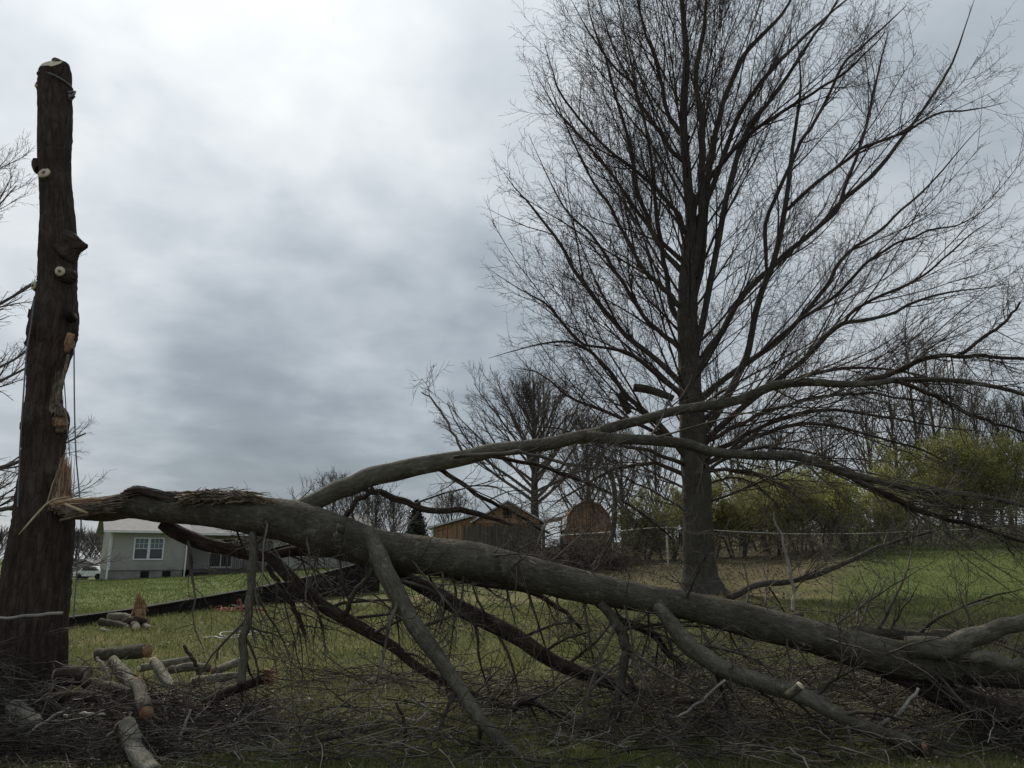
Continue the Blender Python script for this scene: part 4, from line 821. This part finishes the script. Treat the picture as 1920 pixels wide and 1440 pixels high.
# continuing end beyond the saw cut of the near limb, cut stub on it
p_, r_ = trace([(1738,1408,12),(1770,1425,12.5),(1830,1465,12)], [6.72, 6.5], 6); link('limb', limb_mesh('limb', p_, r_, 14, .06, sub=2), MT['bark_grey'], fallen)
c_ = P(1735, 1404, 6.62); sawn('sawn_face', fallen, c_, unit(np.array([.8, -.5, .2])), rm(13, 1735, 1404, 6.6), 'wood_orange')
p_, r_ = trace([(1475,1305,7),(1490,1296,8),(1500,1286,8)], [6.85, 6.8], 6); st_ = link('cut_stub', limb_mesh('cut_stub', p_, r_, 12, .05), MT['bark_grey'], fallen)
sawn('sawn_face', fallen, p_[-1], unit(np.array([.5, -.5, .7])), r_[-1] * .95, 'wood_cut')
p_, r_ = trace([(632,1000,7),(634,1015,6.5),(632,1026,6)], [8.0], 5); link('cut_stub', limb_mesh('cut_stub', p_, r_, 10, .06), MT['bark_light'], fallen)
p_, r_ = trace([(1480,1160,10),(1497,1154,7),(1506,1152,4)], [7.75], 5); link('knob', limb_mesh('knob', p_, r_, 10, .1), MT['bark_grey'], fallen)
# torn end and ragged upper edge
splinters('splintered_wood', fallen, 'wood_fresh', [P(100, 942, 8.6), P(112, 948, 8.6), P(125, 957, 8.6)], [P(235, 930, 8.55), P(205, 940, 8.5), P(165, 950, 8.5)], 80, (.004, .016), .022, 6)
splinters('splintered_wood', fallen, 'torn_wood', [P(98, 946, 8.62), P(112, 955, 8.6), P(128, 968, 8.6)], [P(262, 926, 8.55), P(235, 938, 8.45), P(215, 962, 8.45)], 120, (.008, .03), .02, 6)
splinters('splintered_wood', fallen, 'torn_wood', [P(330, 936, 8.4), P(390, 932, 8.35), P(470, 932, 8.3)], [P(380, 926, 8.4), P(440, 922, 8.35), P(540, 946, 8.3)], 260, (.005, .014), .035)
p_, r_ = trace([(238,930,15),(255,918,9),(290,926,10),(330,936,11),(380,938,12)], [8.62, 8.5], 12); link('bark_lip', limb_mesh('bark_lip', p_, r_, 14, .24, sub=2, amp2=.10), MT['bark_brown'], fallen)
p_, r_ = trace([(360,942,10),(420,936,11),(462,930,9),(500,946,8),(560,958,5)], [8.5, 8.4], 12); link('bark_lip', limb_mesh('bark_lip', p_, r_, 18, .2, sub=5, amp2=.16), MT['torn_wood'], fallen)
for tr0 in ([(35,1003,1.2),(62,972,1.8),(95,940,2.4),(130,932,2)], [(122,945,2),(145,955,3),(165,962,1.5)]):
    p_, r_ = trace(tr0, [8.42], 8); link('torn_strip', limb_mesh('torn_strip', p_, r_, 6, .1), MT['wood_fresh'], fallen)
splinters('splintered_wood', fallen, 'wood_orange', [P(104, 940, 8.6), P(112, 950, 8.6), P(128, 962, 8.6)], [P(200, 934, 8.55), P(190, 944, 8.5), P(160, 962, 8.5)], 12, (.02, .04), .015)
# side branches and twigs of the fallen tree
def clampg(q, r=.006): q[:, :, 2] = np.maximum(q[:, :, 2], gz(q[:, :, 0], q[:, :, 1]) + r); return q
FPa = np.stack(FPs); FRa = np.stack(FRs)
lowi = [0,1,2,3,4,5,6,7,8,9,14,29,30,31,32,33,12]; upi = [10,17,18,19,20,21,22,23,24,25,27,28,31,32,26]
down = (0, 0, -1)
a1, a1r = spawn(FPa[lowi], FRa[lowi], 9, (.15, .98), (30, 70), (.5, 1.7), 9, .11, down, .05, .36, .25, .021, .006)
t1, t1r = spawn(ftp[None, 18:], ftr[None, 18:], 62, (.02, .98), (45, 88), (.5, 1.6), 10, .12, down, .03, .12, .25, .015, .006)
k_ = ~((t1[:, 0, 0] < -.6) & (t1[:, -1, 2] > t1[:, 0, 2] + .1)); t1 = t1[k_]; t1r = t1r[k_]
a1b = np.concatenate([catmull(q, 9)[None] for q in t1]); 
a2, a2r = spawn(FPa[upi], FRa[upi], 9, (.18, 1), (22, 60), (.4, 1.2), 9, .09, (1, 0, .1), .05, .38, .25, .014, .0045)
a3, a3r = spawn(FPa[[17, 18, 19, 20]], FRa[[17, 18, 19, 20]], 9, (.15, .8), (8, 26), (1.2, 2.8), 9, .05, (1, 0, -.2), .03, .3, .25, .012, .0045); a2 = np.concatenate([a2, a3]); a2r = np.concatenate([a2r, a3r])
k_ = ~((a2[:, 0, 0] < -.1) & (rng.random(len(a2)) < .75)); a2 = a2[k_]; a2r = a2r[k_]
a1 = clampg(a1); a1b = clampg(a1b)
allb = np.concatenate([a1, a1b, a2]); allbr = np.concatenate([a1r, np.stack([np.interp(np.linspace(0, 9, 9), range(10), r) for r in t1r]), a2r])
bb, bbr = spawn(allb, allbr, 9, (.1, 1), (25, 75), (.2, .75), 6, .17, up, .02, .6, .4, .006, .0032)
cc2, ccr = spawn(clampg(bb), bbr, 4, (.2, 1), (30, 70), (.07, .28), 4, .18, up, .02, .65, .6, .0035, .0022)
tb = Tubes(); tb.add(allb, allbr, 5); tb.add(bb, bbr, 3); tb.add(clampg(cc2), ccr, 3)
tag(link('twigs', tb.mesh('twigs'), MT['twig_grey'], fallen), kind='stuff'); print('fallen twigs', len(allb), len(bb), len(cc2))
# ------------------------------------------------------------------ brush on the ground
def pilef(x, y): return (.07 + .2 * (1 - sst(-3.4, -2.3, x)) + .42 * (1 - sst(-5.2, -4.5, x))) * sst(6.2, 7.6, y) * (1 - .7 * np.exp(-((x + 3.45) / .35) ** 2) * (y < 7.3))
def keepf(x, y): return np.clip(.35 + .5 * sst(.6, 2.2, x) + .45 * np.sin(x * 1.3 + 1.2) * np.sin(y * 1.6) + .5 * (1 - sst(7.0, 8.0, y)), .08, 1)
tangle('brush_pile', 1150, (-7.2, -2.5), (6.5, 8.9), .5, (.3, 1.3), 'twig_grey', 'heap of cut branches and twigs around the foot of the broken trunk', (-.15, .22), (.003, .011), 5, (.08, .32), xd=.9, hfun=pilef)
tangle('brush_pile', 550, (-7, -2.5), (6.4, 8.6), .5, (.3, 1.2), 'twig_red', 'dark thin twigs laid through the cut branches at lower left', (-.15, .2), (.003, .008), 4, (.08, .3), xd=.8, hfun=pilef)
tangle('pale_twigs', 260, (-7, -1.5), (6.4, 8.2), .5, (.15, .7), 'twig_pale', 'peeled pale twigs strewn over the dark cut branches', (-.1, .35), (.002, .006), 3, (.06, .22), hfun=lambda x, y: pilef(x, y) * 1.15)
tangle('fallen_brush', 2600, (-2.8, 7.5), (6.4, 11.2), .5, (.3, 1.4), 'twig_grey', 'tangle of snapped twigs lying on the grass under the fallen trunk', (-.05, .3), (.003, .012), 3, (.08, .35), xd=.9, hfun=lambda x, y: .16 + 0 * x, keep=keepf)
tangle('pale_twigs', 420, (-2, 7), (6.4, 10.5), .5, (.15, .8), 'twig_pale', 'pale snapped twigs on the grass under the fallen trunk', (-.05, .4), (.002, .006), 3, (.06, .25), hfun=lambda x, y: .16 + 0 * x)
tangle('fallen_brush', 500, (1.5, 9), (9.5, 16), .3, (.5, 1.7), 'twig_grey', 'scattered broken twigs on the lawn beyond the fallen trunk', (-.05, .5), (.003, .008), 4, (.1, .4), hfun=lambda x, y: .25 + 0 * x)
# individually visible pale sticks
sticks = [([(0,1418,3.4),(45,1385,3.6),(90,1350,3),(130,1326,2)], 7.1, 'long pale stick rising to the right in the brush, nearest the left edge'),
 ([(120,1342,3),(160,1338,3.4),(198,1340,2)], 7.4, 'short pale stick lying level right of the heap centre'),
 ([(168,1440,2.6),(195,1392,2.4),(226,1352,1.8)], 6.9, 'thin pale twig leaning right beside the near grey log'),
 ([(318,1440,3),(335,1400,3),(345,1365,2.6),(357,1330,2)], 6.9, 'pale bare twig standing up right of the near grey log'),
 ([(743,1318,3),(757,1350,3.4),(760,1375,4),(754,1396,4.6)], 7.0, 'bright peeled forked twig hanging in front of the dark brush'),
 ([(754,1345,1.8),(785,1350,2),(800,1328,2),(770,1312,1.8)], 7.1, 'thin peeled twig bent into a hook beside the bright forked twig'),
 ([(182,1232,2.6),(195,1252,2.8),(206,1272,3)], 8.6, 'short pale peeled stick stuck upright among the grey logs'),
 ([(0,1158,2.6),(60,1154,3),(117,1150,3.2)], 8.3, 'pale broken stick lying level across the broken trunk'),
 ([(345,1210,3),(362,1236,3.4),(372,1265,3.6)], 9.2, 'dark bent stick standing behind the log row'),
 ([(1645,1362,3.6),(1685,1335,3.4),(1722,1290,2.6)], 7.1, 'pale curved stick leaning up right over the near limb'),
 ([(1815,1138,2.6),(1835,1130,2.8),(1850,1126,2)], 10.5, 'short pale stick on the lawn at the right'),
 ([(1360,1275,2.4),(1310,1318,2.6),(1270,1345,2)], 7.2, 'grey straight stick leaning below the near limb'),
 ([(480,1425,2.6),(520,1432,3),(545,1442,3)], 6.6, 'pale stick on the bare ground at the bottom edge')]
for tr0, d_, lb in sticks:
    p_, r_ = trace(tr0, [d_, d_ - .05], 10, .006); o = link('stick', limb_mesh('stick', p_, r_, 7, .06, sub=2), MT['bark_brown' if 'dark' in lb else 'twig_pale']); tag(o, lb, 'stick')
# ------------------------------------------------------------------ logs
def log(tr0, ds, label, m='bark_light', face='wood_orange', ends=(0, 1), group=None):
    p_, r_ = trace(tr0, ds, 9)
    root = empty('log', p_[0] * .5 + p_[-1] * .5, label, 'log', group)
    link('bark', limb_mesh('bark', p_, r_ * (1 + .06 * rng.normal(0, 1, 9)), 16, .08, sub=2, amp2=.03), MT[m], root)
    for e_ in ends:
        c, n_ = (p_[0], p_[0] - p_[1]) if e_ == 0 else (p_[-1], p_[-1] - p_[-2])
        sawn('sawn_face', root, c + unit(n_) * .004, n_, (r_[0] if e_ == 0 else r_[-1]) * .93, face)
    return root
logs = [
 ([(185,1228,11),(230,1224,12),(276,1220,13)], [11.2, 10.9], 'thick dark log with orange sawn end, rearmost behind the grey logs', 'bark_grey', 'wood_orange'),
 ([(213,1240,10),(226,1258,11),(246,1284,11)], [9.6, 9.0], 'knobbly pale grey log slanting down, left of the crooked pale one', 'bark_light', 'wood_cut'),
 ([(288,1240,8.5),(303,1262,9),(322,1290,9)], [9.6, 9.0], 'crooked pale yellowish log in the middle of the log row', 'bark_light', 'wood_cut'),
 ([(262,1254,6),(300,1246,7),(360,1237,7)], [10.4, 10.8], 'straight pale log at the back of the log row', 'bark_light', 'wood_cut'),
 ([(320,1256,7.5),(356,1250,8),(391,1253,8)], [9.9, 9.9], 'pale log with dark end lying in front of the straight one', 'bark_light', 'torn_wood'),
 ([(402,1259,7),(425,1250,7.5),(450,1240,7.5)], [10, 10.4], 'short pale log left of the upright grey branch', 'bark_light', 'wood_orange'),
 ([(362,1278,7.5),(410,1272,8),(457,1268,8)], [9.2, 9.2], 'pale log lying level at the foot of the upright grey branch', 'bark_light', 'wood_cut'),
 ([(375,1322,8),(440,1292,10),(502,1270,10.5)], [7.9, 8.5], 'dark rough log with splintered orange end pointing right', 'bark_brown', 'wood_orange'),
 ([(258,1280,11),(266,1310,12.5),(274,1336,13)], [7.9, 7.1], 'dark log pointing at the camera with a bright orange sawn end', 'bark_grey', 'wood_orange'),
 ([(238,1358,14),(245,1385,15.5),(258,1415,16),(290,1455,17)], [7.0, 6.2], 'near pale grey log running out of the bottom edge', 'bark_light', 'wood_cut'),
 ([(28,1328,16),(46,1345,17),(66,1366,16)], [7.6, 7.2], 'thick faded log half buried in brush at the lower left', 'bark_light', 'torn_wood'),
 ([(70,1428,11),(108,1424,12),(148,1434,12)], [6.8, 6.8], 'pale log at the bottom edge left of the near grey log', 'bark_light', 'wood_cut'),
 ([(108,1270,17),(135,1266,19),(162,1270,18)], [8.3, 8.3], 'fat dark log beside the foot of the broken trunk', 'bark_brown', 'torn_wood'),
 ([(165,1282,12),(205,1290,13),(240,1300,11)], [8.5, 8.3], 'dark mossy log under the knobbly pale one', 'bark_grey', 'torn_wood'),
 ([(85,1310,9),(150,1305,10),(215,1318,9)], [7.8, 7.8], 'long dark log lying level through the brush heap', 'bark_brown', 'torn_wood'),
]
for tr0, ds, lb, m_, f_ in logs: log(tr0, ds, lb, m_, f_)
gpile = 'firewood logs heaped by the black wall'
for tr0, ds, lb, m_, f_ in [
 ([(190,1166,7),(215,1170,7.5),(238,1178,7)], [17.2, 17], 'upper left grey log of the small heap by the black wall', 'bark_grey', 'wood_cut'),
 ([(190,1184,7.5),(215,1192,8),(250,1196,8)], [16.6, 16.4], 'lowest grey log of the small heap by the black wall', 'bark_light', 'wood_cut'),
 ([(205,1156,6.5),(228,1156,7),(245,1160,7)], [17.5, 17.4], 'topmost small log of the heap by the black wall', 'bark_light', 'wood_cut'),
 ([(232,1168,6.5),(250,1164,7),(278,1166,7)], [17.2, 17.2], 'dark log across the middle of the heap by the black wall', 'bark_brown', 'wood_orange'),
 ([(238,1186,7),(258,1188,7.5),(282,1182,7)], [16.7, 16.8], 'reddish dark log at the right foot of the heap by the black wall', 'bark_brown', 'wood_orange'),
 ([(252,1170,7),(253,1172,8),(255,1176,8)], [17.6, 16.6], 'log of the heap by the black wall with its round sawn end facing the camera', 'bark_grey', 'wood_cut'),
 ([(270,1172,6),(275,1176,6.5),(281,1180,6)], [17.3, 16.8], 'small rightmost log of the heap by the black wall', 'bark_light', 'wood_orange')]:
    log(tr0, ds, lb, m_, f_, group=gpile)
stt = empty('tree_stump', P(261, 1162, 17.4), 'orange splintered stump piece standing on end at the top of the firewood heap', 'stump')
p_, r_ = trace([(262,1166,11),(262,1152,9),(261,1142,8)], [17.4], 6); link('base', limb_mesh('base', p_, r_, 12, .15, amp2=.06), MT['wood_orange'], stt)
splinters('splintered_wood', stt, 'wood_orange', [P(254, 1148, 17.4), P(262, 1148, 17.4), P(269, 1148, 17.4)], [P(257, 1118, 17.4), P(262, 1112, 17.4), P(267, 1122, 17.4)], 60, (.015, .04), .04)
splinters('splintered_end', [o for o in bpy.data.objects if o.get('label', '').startswith('dark rough log')][0], 'wood_orange', [P(495, 1262, 8.4), P(500, 1270, 8.4), P(498, 1278, 8.4)], [P(520, 1262, 8.4), P(524, 1275, 8.4), P(518, 1284, 8.4)], 40, (.008, .02), .02)
# rope on the grass, coloured scraps
def groundrope(tr0, label, r=.012):
    pts = np.array([gpt(a, b_) + [0, 0, r * 1.3] for a, b_ in tr0]); c = catmull(pts, 50); c[:, 2] = gz(c[:, 0], c[:, 1]) + r + .05
    tb = Tubes(); tb.add(c[None], np.full((1, 50), r), 6); tag(link('rope', tb.mesh('rope'), MT['rope_white']), label, 'rope')
groundrope([(378, 1204), (400, 1200), (412, 1206), (430, 1206), (452, 1202), (470, 1196), (500, 1192), (460, 1192), (420, 1192), (412, 1198), (425, 1202), (450, 1198)], 'white rope lying in loops on the dry grass by the upright branch')
for (px, py, m_, lb) in [(404, 1143, 'cloth_red', 'low heap of reddish bark scraps left on the grass by the black wall'), (424, 1141, 'stone_pale', 'small pale lump beside the reddish scraps'), (452, 1148, 'cloth_red', 'reddish scraps next to the upright grey branch')]:
    g_ = gpt(px, py); n = 26; c = g_ + rng.normal(0, 1, (n, 3)) * [.32, .25, .03]; c[:, 2] = gz(c[:, 0], c[:, 1]) + rng.random(n) * .12
    q = grow(c, rng.normal(0, 1, (n, 3)) * [1, 1, .2], rng.uniform(.15, .4, n), 4, .2, up, 0); tb = Tubes(); tb.add(q, rng.uniform(.015, .04, (n, 1)) * np.array([[.6, 1, 1, .4]]), 5)
    tag(link('scrap_heap', tb.mesh('scrap_heap'), MT[m_]), lb, 'debris')
for i, (px, py, r_, lb) in enumerate([(198, 1246, .05, 'small pale stone left of the grey logs'), (580, 1322, .045, 'small white stone in the dark brush'), (1325, 1325, .03, 'small white stone under the near limb')]):
    g_ = gpt(px, py); o = link('stone', limb_mesh('stone', np.array([g_ + [-r_, 0, r_ * .6], g_ + [-r_ * .5, 0, r_ * .7], g_ + [r_ * .4, 0, r_ * .7], g_ + [r_, 0, r_ * .5]]), np.array([.4, 1, .9, .3]) * r_, 8, .15), MT['stone_pale']); tag(o, lb, 'stone')
# ------------------------------------------------------------------ grass and leaf litter
def scatter(n, fd_, y0, y1, pw=1.6):
    y = y0 + (y1 - y0) * rng.random(n) ** pw; x = (rng.random(n) * 1.5 - .75) * (y + .6); 
    p = np.stack([x, y, gz(x, y)], 1); return p[fd_(x, y, rng.random(n))]
def blades(p, h, wd):
    n = len(p); a = rng.random(n) * 6.28; hh = h * rng.uniform(.5, 1.4, n); ww = wd * rng.uniform(.7, 1.3, n)
    s = np.stack([np.cos(a), np.sin(a), a * 0], 1) * ww[:, None]; ln = rng.normal(0, .45, (n, 2)) * hh[:, None]
    tip = p + np.stack([ln[:, 0], ln[:, 1], hh], 1)
    return np.stack([p - s, p + s, tip], 1).reshape(-1, 3), np.arange(n * 3).reshape(n, 3)
sc = 1
p = scatter(230000, lambda x, y, r: r > litf(x, y) * .85, 6, 22); sz = (p[:, 1] / 8)
V, T3 = blades(p, .055 * sz ** .6, .0035 * sz ** .9)
tag(link('grass', np_mesh('grass', V, None, T3, smooth=False), MT['grass_blade']), 'short dry green lawn grass of the yard', 'grass', kind='stuff')
def lawn(x, y, r): return (lushf(x, y) > .5) & (r > litf(x, y)) & (y > 18)
p = scatter(160000, lawn, 18, 60, 1.5); sz = p[:, 1] / 20
V, T3 = blades(p, .06 * sz ** .4, .010 * sz)
tag(link('lawn_grass', np_mesh('lawn_grass', V, None, T3, smooth=False), MT['grass_lush']), 'lush mown grass beyond the black wall and at far right', 'grass', kind='stuff')
p = scatter(64000, lambda x, y, r: r < (.22 + litf(x, y)) * (1 - lushf(x, y)), 6, 34, 1.5); p[:, 2] += .03 + rng.random(len(p)) * .04
V, Fq = leaves(p, (.017 * (p[:, 1:2] / 8) ** .75)); V[:, 2] = np.maximum(V[:, 2], gz(V[:, 0], V[:, 1]) + .01)
tag(link('leaf_litter', np_mesh('leaf_litter', V, Fq, smooth=False), MT['litter']), 'small dead leaves and wood chips scattered over the grass', 'leaves', kind='stuff')
